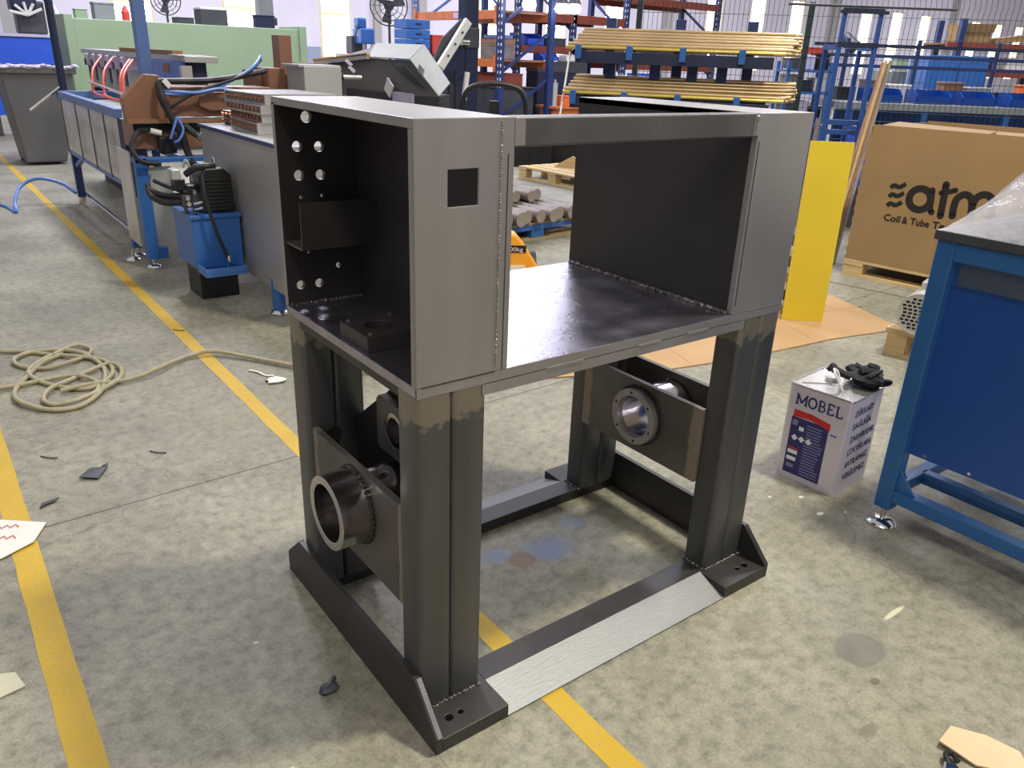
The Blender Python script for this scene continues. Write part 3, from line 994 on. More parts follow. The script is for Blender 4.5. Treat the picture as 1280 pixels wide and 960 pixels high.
# ---- blue frame stand wrapped in film
bf = thing('wrapped_machine', 'blue square-tube machine stand with blue panels, wrapped in clear film', 'machine')
FX, FY = 1.615, -0.095
ps = 0.052
PX = (FX, FX + 0.62)
PY = (FY - ps, FY - 1.10)
for i, x in enumerate(PX):
    for j, y in enumerate(PY):
        MB().box(x, y, 0.062, x + ps, y + ps, 0.925).build('post', 'frame_blue', bf, bevel=0.005, seg=3)
        MB().tube((x + ps / 2, y + ps / 2, 0.02), (x + ps / 2, y + ps / 2, 0.064), 0.008, 10).build('foot_stem', 'chrome', bf, smooth=True)
        MB().path([(x + ps / 2, y + ps / 2, 0.0), (x + ps / 2, y + ps / 2, 0.006), (x + ps / 2, y + ps / 2, 0.014), (x + ps / 2, y + ps / 2, 0.022)], .03, 24,
                  radii=[.047, .048, .042, .018]).build('foot_pad', 'chrome', bf, smooth=True)
yb = PY[1]
MB().box(FX, yb + ps, 0.096, FX + ps, PY[0], 0.136).build('lower_rail', 'frame_blue', bf, bevel=0.004)
MB().box(FX + 0.2, yb + ps, 0.096, FX + 0.24, PY[0] + 0.02, 0.136).build('lower_rail', 'frame_blue', bf, bevel=0.004)
MB().box(PX[1], yb + ps, 0.096, PX[1] + ps, PY[0], 0.136).build('lower_rail', 'frame_blue', bf, bevel=0.004)
MB().box(FX + ps, PY[0] + 0.006, 0.096, PX[1], PY[0] + 0.046, 0.136).build('cross_rail', 'frame_blue', bf, bevel=0.004)
MB().prism([(PY[0], 0.136), (PY[0], 0.205), (PY[0] - 0.062, 0.136)], 'yz', FX + 0.012, FX + 0.018).build('gusset', 'frame_blue', bf)
MB().prism([(FX + ps, 0.136), (FX + ps, 0.205), (FX + ps + 0.07, 0.136)], 'xz', PY[0] + 0.02, PY[0] + 0.026).build('gusset', 'frame_blue', bf)
MB().box(FX + .001, yb + ps, 0.865, FX + ps, PY[0], 0.918).build('top_rail', 'frame_blue', bf, bevel=0.004)
MB().box(FX + ps, PY[0], 0.865, PX[1], PY[0] + ps, 0.918).build('top_rail', 'frame_blue', bf, bevel=0.004)
MB().box(FX + 0.030, yb + ps, 0.262, FX + 0.036, PY[0], 0.865).build('front_panel', 'panel_blue', bf)
MB().box(FX + 0.031, PY[0] + 0.02, 0.262, PX[1], PY[0] + 0.026, 0.865).build('side_panel', 'panel_blue', bf)
MB().box(FX + 0.018, yb + ps, 0.80, FX + 0.028, PY[0] - 0.02, 0.862).build('dark_strip', 'dark_grey', bf)
MB().box(FX - 0.008, yb - 0.01, 0.918, PX[1] + ps + .008, PY[0] + ps + 0.008, 0.944).build('top_plate', 'dark_grey', bf, bevel=0.002)
for z, y in ((0.275, -0.33), (0.275, -0.2)):
    MB().tube((FX + 0.026, y, z), (FX + 0.031, y, z), 0.005, 8).build('rivet', 'chrome', bf)
wf_ = MB()
wf_.box(FX - 0.004, yb - 0.006, 0.22, FX - 0.003, PY[0] + ps + 0.004, 0.93)
wf_.build('stretch_film', 'wrap_film', bf)
# crumpled clear film over the top
n1, n2 = 34, 40
vs, fs = [], []
rr = random.Random(3)


def hgt(s, t):
    base = min(1.0, s / 0.42) * min(1.0, (1 - s) / 0.15) * min(1.0, (t + 0.02) / 0.26) * min(1, (1 - t) / .1)
    return 0.946 + 0.36 * base ** 0.8 + 0.012 * math.sin(19 * s + 7 * t) * math.sin(13 * t + 3 * s) * min(1, base * 4)


for i in range(n1 + 1):
    for j in range(n2 + 1):
        s, t = i / n1, j / n2
        h = hgt(s, t) + rr.uniform(-1, 1) * 0.006
        vs.append((FX - 0.004 + s * 0.69, PY[0] + ps + 0.002 - t * 1.1, h if 0 < i < n1 and 0 < j < n2 else 0.9445))
fs = [(i * (n2 + 1) + j, (i + 1) * (n2 + 1) + j, (i + 1) * (n2 + 1) + j + 1, i * (n2 + 1) + j + 1) for i in range(n1) for j in range(n2)]
MB().add(vs, fs).build('top_film', 'film', bf, smooth=True)['label'] = 'crumpled clear plastic film'
iv = MB()
iv.box(FX + 0.2, -0.95, 0.945, FX + 0.5, -0.36, 1.14)
iv.tube((FX + 0.13, -0.40, 1.0), (FX + 0.13, -0.9, 1.02), 0.05, 14)
iv.build('wrapped_unit', 'grey_paint', bf, bevel=0.01)

# ---- big printed carton on a pallet
BA = Vector((4.55, 1.85, 0.0))
BRZ = math.atan2(-0.9928, 0.12)
BW, BD = 1.35, 0.95


def pallet(name, label, loc, rz, L_, D_, wood, h=0.144, nboards=5, group=None, blockmat=None):
    """local x along the long side, y to the back; origin at the near left bottom corner"""
    t = thing(name, label, 'pallet', loc, rz, group)
    bt = 0.02
    bm_ = blockmat or wood
    for k in range(3):
        y = 0.0 + k * (D_ - 0.1) / 2
        MB().box(0, y, 0, L_, y + 0.1, bt).build('runner_board', wood, t)
        for x in (0.0, L_ / 2 - 0.07, L_ - 0.14):
            MB().box(x, y + .004, bt, x + 0.14, y + 0.096, h - 2 * bt).build('block', bm_, t, bevel=0.003)
    for x in (0.0, L_ / 2 - 0.07, L_ - 0.14):
        MB().box(x, 0, h - 2 * bt, x + 0.14, D_, h - bt).build('stringer_board', bm_, t)
    w = D_ / (nboards * 1.25 - 0.25)
    for k in range(nboards):
        y = k * w * 1.25
        MB().box(0, y, h - bt, L_, y + w, h).build('deck_board', wood, t, bevel=0.002)
    return t


pallet('wooden_pallet', 'light wooden pallet under the tall printed cardboard carton', (BA.x, BA.y, 0), BRZ, BW, BD, 'pallet_wood', h=0.116)
bx_ = thing('cardboard_carton', 'tall brown cardboard carton printed with a black logo, standing on a pallet', 'box', (BA.x, BA.y, 0.1175), BRZ)
T = 0.006
CH = 0.90
rr = random.Random(5)
# wavy worn left corner
poly = []
for k in range(27):
    z = CH * k / 26
    poly.append((0.012 * (k % 2) * rr.uniform(.3, 1.0) + (0.02 if k > 23 else 0), z))
poly += [(BW, CH), (BW, 0)]
MB().prism(poly, 'xz', 0.0, T).build('front_wall', 'cardboard', bx_)
MB().box(0.012, T, 0, 0.018, BD, CH - 0.01).build('side_wall', 'cardboard', bx_)
MB().box(BW - T, T, 0, BW, BD, CH).build('side_wall', 'cardboard', bx_)
MB().box(0.02, BD - T, 0, BW, BD, CH).build('back_wall', 'cardboard', bx_)
MB().obox((0.36, 0.19, CH - 0.006), (0.62, 0.32, 0.006), (0.05, 0.02, 0.03)).build('top_flap', 'cardboard', bx_)
MB().obox((0.98, 0.22, CH - 0.02), (0.66, 0.38, 0.006), (0.02, -0.01, 0)).build('top_flap', 'cardboard', bx_)
MB().obox((0.68, 0.7, CH - 0.03), (1.2, 0.4, 0.006), (-0.02, 0, 0)).build('top_flap', 'cardboard', bx_)


def face(u, v, d):
    return (u, -0.0012 - d, v - 0.1175)


lg = MB()
for dz in (0.0, -0.058, -0.118):
    lg.stroke([(0.217, 0.630 + dz), (0.237, 0.649 + dz), (0.272, 0.642 + dz), (0.308, 0.668 + dz)], 0.028, face, 0, 5, cap=False)
lg.build('logo_waves', 'print_black', bx_)
lg = MB()
ring_ = [(0.415 + 0.067 * math.cos(2 * PI * k / 24), 0.584 + 0.067 * math.sin(2 * PI * k / 24)) for k in range(25)]
lg.stroke(ring_, 0.045, face, 0, 2, cap=False)
lg.stroke([(0.478, 0.650), (0.486, 0.58), (0.49, 0.535), (0.504, 0.514)], 0.038, face, 0.0001)
lg.build('logo_letter_a', 'print_black', bx_)
lg = MB()
lg.stroke([(0.553, 0.695), (0.557, 0.62), (0.562, 0.50)], 0.043, face, 0)
lg.stroke([(0.535, 0.641), (0.565, 0.648), (0.615, 0.668)], 0.032, face, 0.0001)
lg.build('logo_letter_t', 'print_black', bx_)
lg = MB()
lg.stroke([(0.632, 0.510), (0.628, 0.570), (0.636, 0.620), (0.672, 0.650), (0.712, 0.635), (0.730, 0.590), (0.738, 0.515)], 0.043, face, 0)
lg.stroke([(0.732, 0.59), (0.745, 0.64), (0.785, 0.665), (0.828, 0.648), (0.845, 0.60), (0.85, 0.52)], 0.043, face, 0.0001)
lg.build('logo_letter_m', 'print_black', bx_)
for w_, x_, wd in (('Coil', 0.212, 0.108), ('&', 0.335, 0.036), ('Tube', 0.387, 0.122), ('Technology', 0.528, 0.33)):
    text('logo_word', w_, 0.062, 'print_black', bx_, (x_, -0.0014, 0.416 - 0.1175), (PI / 2, 0, 0), offset=0.0014, width=wd)

# ---- yellow sheet leaning on the things stacked behind it
d_ = Vector((0.18, -0.15, 0)).normalized()
ysh = MB()
p0 = Vector((3.205, 1.385, 0.0066)); p1 = p0 + d_ * 0.232
bk_ = Vector((0.64, 0.77, 0)) * 0.03
top = Vector((0, 0, 0.985))
th = Vector((0.64, 0.77, 0)) * 0.004
vs = [p0, p1, p1 + bk_ + top, p0 + bk_ + top]
vs = vs + [q + th for q in vs]
ysh.add(vs, [(0, 1, 2, 3), (7, 6, 5, 4), (0, 4, 5, 1), (1, 5, 6, 2), (2, 6, 7, 3), (3, 7, 4, 0)])
tag(ysh.build('yellow_sheet', 'yellow_sheet'), 'narrow bright yellow sheet standing upright beside the printed carton', 'sheet')
stk = thing('slab_stack', 'stack of wrapped slabs behind the yellow sheet', 'stack', (3.30, 1.46, 0), math.atan2(-0.64, 0.77))
zz = 0.0
for k in range(8):
    h = (0.05, 0.035, 0.06, 0.045)[k % 4]
    MB().box(0.0, 0, zz, 0.205 + 0.005 * (k % 3), 0.35, zz + h).build('slab', ('pallet_wood_dull', 'white_plastic', 'dark_grey', 'paper')[k % 4], stk, bevel=0.004)
    zz += h + 0.002
MB().obox((0.11, 0.05, 0.66), (0.17, 0.012, 0.42), (-0.02, 0, 0)).build('backing_board', 'wood_brown', stk)
MB().box(0.02, 0.05, zz, 0.19, 0.3, 0.46).build('slab', 'dark_grey', stk, bevel=0.004)

# ---- flattened cardboard on the floor
cb = MB()
out = [(1.25, 1.52), (1.67, 1.33), (1.99, 1.20), (2.30, 1.135), (2.72, 1.075), (3.16, 1.03), (3.56, 0.945), (3.68, 0.93), (3.80, 1.2), (3.95, 1.54), (3.0, 1.78), (2.06, 1.98), (1.5, 2.1)]
cb.prism(out, 'xy', 0.001, 0.006)
fl = tag(cb.build('flat_cardboard', 'floor_cardboard'), 'large flattened tan cardboard sheet lying on the concrete behind the frame', 'cardboard')
for a, b in (((2.2, 1.17), (2.45, 1.87)), ((3.05, 1.06), (3.3, 1.7)), ((1.9, 1.6), (3.9, 1.3))):
    MB().bar((a[0], a[1], .0062), (b[0], b[1], .0062), 0.008, 0.001).build('fold_line', 'cardboard_edge', fl)

# ---- electric motor on a small pallet
sp_ = thing('small_pallet', 'small wooden pallet carrying an electric motor, half hidden by the blue stand', 'pallet', (3.19, 0.76, 0), BRZ)
MB().box(0, 0, 0, 0.6, 0.1, 0.02).build('runner_board', 'pallet_wood', sp_)
MB().box(0, 0.3, 0, 0.6, 0.4, 0.02).build('runner_board', 'pallet_wood', sp_)
for x in (0.0, 0.46):
    for y in (0.005, 0.305):
        MB().box(x, y, 0.02, x + 0.1, y + 0.09, 0.12).build('block', 'pallet_wood', sp_, bevel=.003)
for k in range(4):
    MB().box(-0.01, k * 0.105, 0.12, 0.62, k * 0.105 + 0.09, 0.145).build('deck_board', 'pallet_wood', sp_, bevel=.003)
em = thing('electric_motor', 'silver electric motor with a slotted fan cover on the small pallet', 'motor', (3.20, 0.62, 0.146), 0.25)
MB().tube((0.06, 0, 0.105), (0.30, 0, 0.105), 0.092, 28).build('housing', 'motor_silver', em, smooth=True)
for k in range(16):
    a = 2 * PI * k / 16
    MB().obox((0.19, 0.095 * math.cos(a), 0.105 + 0.095 * math.sin(a)), (0.18, 0.006, 0.016), (a - PI / 2, 0, 0)).build('cooling_fin', 'motor_silver', em)
fc = MB().ring((-0.03, 0, 0.105), (1, 0, 0), 0.105, 0.098, 0.1, 32).build('fan_cover', 'motor_silver', em, smooth=True)
MB().tube((-0.028, 0, 0.105), (-0.024, 0, 0.105), 0.099, 28).build('cover_face', 'motor_silver', fc)
for r_i in range(-4, 5):
    hw = math.sqrt(max(0.0, 0.085 ** 2 - (r_i * 0.018) ** 2))
    k = -hw
    while k < hw - 0.01:
        MB().box(-0.0295, k, 0.105 + r_i * 0.018 - 0.005, -0.0275, k + 0.017, 0.105 + r_i * 0.018 + 0.005).build('vent_slot', 'hole_dark', fc)
        k += 0.024
MB().box(0.1, -0.06, 0.0, 0.26, 0.06, 0.02).build('base', 'motor_silver', em)
MB().box(0.12, -0.05, 0.19, 0.22, 0.05, 0.235).build('terminal_box', 'motor_silver', em, bevel=.005)

# ---- bits at the lower right
kp = MB()
kp.prism([(0.885, -0.685), (0.962, -0.675), (1.0, -0.735), (1.0, -0.80), (0.965, -0.84), (0.93, -0.80), (0.895, -0.76)], 'xy', 0.006, 0.010)
kp.v = [(x, y, z + 0.008 * math.sin(30 * x) * math.sin(25 * y)) for x, y, z in kp.v]
tag(kp.build('kraft_paper', 'kraft'), 'torn tan kraft paper lying on the floor at the lower right', 'paper')
bt_ = thing('cable_clip', 'small black and chrome cable clip lying beside the kraft paper', 'clip', (0.835, -0.735, 0.0), 0.4)
MB().box(-0.03, -0.014, 0.0, 0.012, 0.014, 0.02).build('body', 'chrome', bt_, bevel=0.004)
MB().path([(0.01, 0, 0.012), (0.03, 0.012, 0.018), (0.045, 0.0, 0.014), (0.03, -0.012, 0.012)], 0.006, 8, smooth=4).build('loop', 'black_rubber', bt_, smooth=True)

# ---- litter on the left floor
def scrap(name, label, cat, poly, z, mat, wob=0.004):
    mb = MB().prism(poly, 'xy', z, z + 0.003)
    mb.v = [(x, y, zz_ + wob * (1 + math.sin(90 * x) * math.cos(70 * y))) for x, y, zz_ in mb.v]
    return tag(mb.build(name, mat), label, cat)


scrap('black_scrap', 'black torn plastic scrap on the floor between the two yellow lines', 'scrap',
      [(-0.40, 1.535), (-0.36, 1.585), (-0.345, 1.60), (-0.335, 1.575), (-0.315, 1.59), (-0.30, 1.60), (-0.31, 1.565), (-0.35, 1.50)], 0.001, 'black_plastic')
scrap('thin_strip', 'thin grey twisted strip on the floor near the left yellow line', 'scrap',
      [(-0.535, 1.40), (-0.525, 1.425), (-0.50, 1.44), (-0.475, 1.43), (-0.49, 1.42), (-0.515, 1.41)], 0.001, 'dark_grey')
pp = scrap('note_paper', 'white paper with red handwriting lying on the left yellow line', 'paper',
           [(-0.70, 1.40), (-0.64, 1.385), (-0.53, 1.30), (-0.575, 1.205), (-0.66, 1.165), (-0.72, 1.19)], 0.003, 'paper', 0.002)
hw = MB()
for i, (x, y) in enumerate(((-0.60, 1.315), (-0.615, 1.255))):
    pts = [(x + 0.012 * k * -0.86 + 0.006 * (k % 2), y + 0.012 * k * 0.35 + (0.010 if k % 2 else -0.004), 0.0105) for k in range(8)]
    hw.path(pts, 0.0014, 5)
hw.build('handwriting', 'print_red', pp)
scrap('tape_piece', 'piece of clear tape on the floor at the far left edge', 'tape',
      [(-0.76, 0.69), (-0.685, 0.655), (-0.672, 0.595), (-0.76, 0.58)], 0.001, 'tape', 0.001)
rb = MB()
rb.blob((-0.12, 0.200, 0.010), 0.018, 2, 0.35, (1.2, 0.8, 0.5))
rb.path([(-0.135, 0.198, .01), (-0.115, 0.205, .018), (-0.1, 0.222, .012)], .007, 6)
tag(rb.build('rubber_scrap', 'dark_grey', smooth=True), 'small dark crumpled rubber scrap in the shadow beside the frame base', 'scrap')
ws = MB()
ws.path([(0.40, 2.19, .004), (0.425, 2.14, .006), (0.44, 2.09, .004), (0.47, 2.07, .005)], .006, 6, smooth=4, flat=.5)
ws.blob((0.455, 2.01, .008), 0.034, 4, 0.35, (1.2, 0.9, .22))
tag(ws.build('tissue_scrap', 'paper', smooth=True), 'crumpled white tissue on the floor behind the frame leg', 'tissue')
for k, (x, y) in enumerate(((-0.48, 1.78), (0.27, 2.93), (-0.16, 1.62))):
    w_ = MB().path([(x, y, .003), (x + .02, y - .03, .004), (x + .045, y - .045, .003)], .0022, 5, smooth=3)
    tag(w_.build('wire_offcut', 'dark_grey'), ('short dark wire offcut beside the left yellow line', 'short dark wire offcut lying across the long yellow line',
                                             'tiny dark wire offcut near the black scrap')[k], 'wire')

# ---- beige hose lying in loops
hs = [(-0.95, 3.15), (-0.60, 3.02), (-0.42, 2.95), (-0.30, 2.83), (-0.20, 2.72), (-0.11, 2.62), (-0.105, 2.47), (-0.16, 2.35), (-0.25, 2.32),
      (-0.36, 2.45), (-0.41, 2.60), (-0.36, 2.74), (-0.26, 2.84), (-0.18, 2.88), (-0.13, 2.82), (-0.16, 2.73), (-0.25, 2.66), (-0.34, 2.65),
      (-0.42, 2.72), (-0.44, 2.82), (-0.36, 2.90), (-0.24, 2.86), (-0.17, 2.74), (-0.13, 2.55), (-0.16, 2.36), (-0.21, 2.22), (-0.30, 2.14), (-0.40, 2.17),
      (-0.48, 2.30), (-0.48, 2.44), (-0.42, 2.58), (-0.34, 2.72), (-0.25, 2.80)]
hs2 = [(-1.0, 2.55), (-0.62, 2.50), (-0.48, 2.49), (-0.36, 2.50), (-0.25, 2.47), (-0.19, 2.37), (-0.21, 2.26), (-0.29, 2.19), (-0.37, 2.20), (-0.40, 2.28),
       (-0.36, 2.37), (-0.27, 2.45), (-0.18, 2.52), (-0.10, 2.55), (-0.07, 2.48), (-0.10, 2.36), (-0.17, 2.27), (-0.24, 2.22)]
hs3 = [(-0.33, 2.33), (-0.22, 2.33), (-0.12, 2.32), (-0.03, 2.33), (0.06, 2.37), (0.15, 2.44), (0.24, 2.48), (0.33, 2.46), (0.44, 2.33), (0.56, 2.14), (0.68, 1.96), (0.85, 1.86), (1.05, 1.82)]
hose = thing('beige_hose', 'long beige hose lying in tangled loops on the floor and crossing the yellow line', 'hose', (0, 0, 0))
for k, h in enumerate((hs, hs2, hs3)):
    rr = random.Random(k)
    MB().path([(x, y, 0.0105 + 0.003 * k + 0.006 * (i % 3 == 1)) for i, (x, y) in enumerate(h)], 0.0095, 8, smooth=7).build('hose_run', 'hose_beige', hose, smooth=True)


# ================================================================== LEFT PRODUCTION LINE
# ---- long tank bench
tb = thing('tank_bench', 'long blue-framed bench with galvanised tank panels along the yellow line', 'machine bench', (0, 0, 0))
X0, X1, Y0, Y1 = 0.52, 1.25, 4.74, 6.92
MB().box(X0 - 0.02, Y0, 0.885, X0 + 0.03, Y1, 0.945).build('top_rail', 'rail_blue', tb, bevel=.004)
MB().box(X1 - 0.03, Y0, 0.885, X1 + 0.02, Y1, 0.945).build('top_rail', 'rail_blue', tb, bevel=.004)
MB().box(X0 - 0.02, Y1 - 0.05, 0.885, X1 + 0.02, Y1, 0.945).build('end_rail', 'rail_blue', tb, bevel=.004)
MB().box(X0, Y0, 0.43, X0 + 0.04, Y1, 0.48).build('lower_rail', 'rail_blue', tb, bevel=.004)
MB().box(X1 - 0.04, Y0, 0.43, X1, Y1, 0.48).build('lower_rail', 'rail_blue', tb, bevel=.004)
MB().box(X0 + 0.03, Y0, 0.86, X1 - 0.03, Y1 - 0.05, 0.875).build('trough_floor', 'grey_paint', tb)
ys = [4.76, 5.2, 5.70, 6.25, 6.88]
for a, b in zip(ys[:-1], ys[1:]):
    pn = MB()
    n = 8
    vs = []
    for i in range(n + 1):
        for j in range(7):
            y = a + 0.012 + (b - a - 0.024) * i / n
            z = 0.47 + 0.42 * j / 6
            vs.append((X0 - 0.002 + 0.006 * math.sin(3.1 * i + a * 7) * math.sin(j * 1.3) * (0 < i < n) * (0 < j < 6), y, z))
    pn.add(vs, [(i * 7 + j, (i + 1) * 7 + j, (i + 1) * 7 + j + 1, i * 7 + j + 1) for i in range(n) for j in range(6)])
    pn.build('tank_panel', 'galvanised', tb, smooth=True)
    MB().box(X0 - 0.006, b - 0.012, 0.45, X0 + 0.012, b + 0.012, 0.90).build('panel_rib', 'dark_grey', tb)
for y in (6.85, 4.85):
    for x in (X0, X1 - 0.06):
        MB().box(x, y - 0.03, 0.06, x + 0.06, y + 0.03, 0.45).build('leg', 'rack_blue', tb, bevel=.004)
        MB().tube((x + 0.03, y, 0.0), (x + 0.03, y, 0.06), 0.03, 14).build('foot', 'chrome', tb, smooth=True)
MB().bar((X0 + 0.03, 6.82, 0.33), (X0 + 0.03, 6.45, 0.44), 0.03, 0.03).build('brace', 'rail_blue', tb)
MB().tube((X0 + 0.05, 6.85, 0.10), (X0 + 0.05, 4.9, 0.08), 0.012, 8).build('tie_rod', 'chrome', tb)
MB().tube((0.56, 6.93, 0.95), (0.56, 6.93, 2.6), 0.032, 12).build('corner_pole', 'navy_steel', tb, smooth=True)
MB().tube((0.56, 6.93, 0.99), (0.28, 6.9, 0.79), 0.012, 8).build('lever_rod', 'chrome', tb)
MB().box(0.76, 5.0, 0.945, 0.84, 5.08, 2.6).build('mast_post', 'rail_blue', tb, bevel=.006)
# clamping heads and tool beam over the trough
hb = thing('clamp_head_unit', 'row of grey clamp heads with red hoses under a long beam on the tank bench', 'clamp unit', (0, 0, 0))
MB().box(0.98, 4.72, 1.235, 1.2, 8.3, 1.275).build('tool_beam', 'grey_paint', hb, bevel=.004)
MB().box(0.98, 5.0, 1.275, 1.05, 6.6, 1.305).build('beam_cap', 'wood_brown', hb)
for x_, y_ in ((1.02, 8.1), (1.02, 6.0), (1.02, 4.8)):
    MB().box(x_, y_, 0.885, x_ + 0.12, y_ + 0.1, 1.235).build('beam_support', 'navy_steel', hb)
MB().box(1.0, 7.0, 0.0, 1.18, 8.2, 0.88).build('pedestal', 'navy_steel', hb)
for k in range(6):
    y = 6.45 + k * 0.30
    cl = MB().box(0.95, y - 0.05, 1.13, 1.15, y + 0.05, 1.235).build('clamp_head', 'lavender', hb, bevel=.01)
    MB().tube((0.97, y, 1.16), (0.94, y, 1.16), 0.03, 12).build('clamp_dial', 'dark_grey', cl, smooth=True)
    MB().box(0.99, y - 0.028, 0.93, 1.09, y + 0.028, 1.13).build('clamp_jaw', 'grey_paint', hb)
    MB().box(0.985, y + 0.05, 1.0, 1.1, y + 0.12, 1.13).build('clamp_block', 'dark_grey', hb)
for k, y in enumerate((6.85, 6.40, 5.80, 5.70)):
    MB().path([(0.93, y + 0.25, 1.22), (0.82, y + .1, 1.12), (0.78, y, 1.0), (0.78, y - .05, 0.93), (0.86, y - .25, 0.905)], 0.011, 8, smooth=5).build('red_hose', 'red_hose', hb, smooth=True)
MB().tube((0.78, 7.0, 1.02), (0.74, 5.5, 0.99), 0.010, 8).build('hose_rail', 'chrome', hb, smooth=True)
MB().box(0.96, 4.78, 1.12, 1.0, 5.55, 1.235).build('control_cover', 'light_blue_paint', hb, bevel=.004)
MB().box(0.95, 4.75, 1.276, 1.15, 5.0, 1.28).build('paper_sheaf', 'paper', hb)
MB().box(0.955, 5.05, 1.16, 0.965, 5.2, 1.215).build('bracket', 'wood_brown', hb)
MB().box(0.95, 4.72, 1.10, 1.02, 4.77, 1.215).build('cover_box', 'grey_paint', hb)

# ---- brown bending carriage
bc = thing('bending_carriage', 'brown steel bending carriage with hydraulic hoses at the end of the tank bench', 'machine', (0, 0, 0))
MB().prism([(0.49, 0.90), (0.485, 1.03), (0.63, 1.17), (0.71, 1.165), (0.76, 1.10), (0.76, 0.90)], 'xz', 4.36, 4.44).build('side_plate', 'brown_paint', bc, bevel=.004)
MB().box(0.70, 4.38, 0.92, 1.42, 4.62, 1.10).build('arm', 'brown_paint', bc, bevel=.006)
MB().prism([(0.93, 0.985), (0.95, 1.045), (1.0, 1.07), (1.38, 1.07), (1.38, 0.96), (1.0, 0.955)], 'xz', 4.34, 4.38).build('arm_cover', 'brown_paint', bc, bevel=.006)
MB().tube((1.16, 4.335, 1.02), (1.16, 4.342, 1.02), 0.012, 12).build('bolt', 'hole_dark', bc)
MB().box(0.49, 4.32, 0.885, 1.30, 4.40, 0.91).build('ledge', 'wood_brown', bc)
MB().box(0.53, 4.40, 0.725, 1.12, 4.7, 0.885).build('slide_block', 'brown_paint', bc, bevel=.004)
MB().box(0.53, 4.385, 0.83, 1.12, 4.40, 0.885).build('slide_recess', 'black_plastic', bc)
MB().box(0.66, 4.33, 0.70, 0.76, 4.40, 0.80).build('valve', 'black_plastic', bc, bevel=.005)
MB().box(0.74, 4.32, 0.73, 0.82, 4.39, 0.83).build('valve', 'dark_grey', bc, bevel=.005)
MB().tube((0.60, 4.36, 0.845), (0.68, 4.33, 0.825), 0.018, 10).build('fitting', 'white_plastic', bc, smooth=True)
bc2 = thing('brown_rear_unit', 'brown upright post and blocks behind the bending carriage', 'machine', (0, 0, 0))
for k, (x, y, z) in enumerate(((1.50, 4.45, 1.11), (1.64, 4.5, 1.1))):
    MB().box(x - 0.06, y, 0.88, x + 0.06, y + 0.25, 1.22 - 0.04 * k).build('guide_block', 'brown_paint', bc2, bevel=.006)
MB().box(1.57, 4.55, 1.04, 1.66, 4.68, 1.43).build('tall_post', 'brown_paint', bc2, bevel=.004)
MB().box(1.42, 4.56, 1.03, 1.72, 4.9, 1.20).build('rear_block', 'wood_brown', bc2, bevel=.006)
MB().box(1.44, 4.62, 0.0, 1.75, 5.1, 0.95).build('pedestal', 'brown_paint', bc2, bevel=.006)


def hose_part(parent, pts, r, mat='black_rubber', name='hose'):
    return MB().path(pts, r, 8, smooth=6).build(name, mat, parent, smooth=True)


hose_part(bc, [(0.70, 4.33, 1.13), (0.85, 4.30, 1.135), (1.0, 4.32, 1.14), (1.15, 4.3, 1.16), (1.4, 4.4, 1.2)], 0.019)
hose_part(bc, [(0.70, 4.33, 1.12), (0.69, 4.27, 1.05), (0.71, 4.26, 0.98), (0.74, 4.25, 0.9), (0.78, 4.25, 0.82), (0.80, 4.25, 0.72), (0.83, 4.22, 0.62)], 0.022)
hose_part(bc, [(0.74, 4.3, 0.98), (0.9, 4.28, 1.07), (1.08, 4.28, 1.13), (1.25, 4.3, 1.19), (1.38, 4.4, 1.27)], 0.010)
hose_part(bc, [(0.72, 4.3, 1.06), (0.85, 4.29, 1.06), (1.0, 4.29, 1.08), (1.15, 4.29, 1.15), (1.3, 4.32, 1.23), (1.38, 4.4, 1.29)], 0.010, 'blue_hose')
hose_part(bc, [(0.72, 4.3, 1.075), (0.9, 4.27, 1.07), (1.05, 4.27, 1.095), (1.2, 4.27, 1.075), (1.45, 4.3, 1.08)], 0.010, 'blue_hose')
hose_part(bc, [(0.76, 4.24, 0.93), (0.73, 4.22, 0.87), (0.70, 4.22, 0.80)], 0.008, 'blue_hose')
hose_part(bc, [(0.76, 4.24, 0.93), (0.78, 4.21, 0.86), (0.75, 4.2, 0.80), (0.72, 4.21, 0.78)], 0.008, 'blue_hose')
hose_part(bc, [(0.62, 4.36, 0.845), (0.52, 4.25, 0.84), (0.46, 4.18, 0.76), (0.50, 4.16, 0.68), (0.60, 4.18, 0.66)], 0.016)
hose_part(bc, [(0.80, 4.25, 0.88), (0.86, 4.22, 0.82), (0.94, 4.2, 0.78), (1.02, 4.16, 0.72), (1.08, 4.1, 0.66)], 0.020)
for x, z in ((0.87, 0.815), (0.93, 0.785), (1.0, 0.735)):
    MB().tube((x - .01, 4.19, z + .012), (x + .012, 4.19, z - .01), 0.024, 10).build('hose_ferrule', 'chrome', bc, smooth=True)
MB().obox((0.735, 4.28, 1.12), (0.05, 0.02, 0.03), (0, 0.9, 0)).build('plug', 'white_plastic', bc)

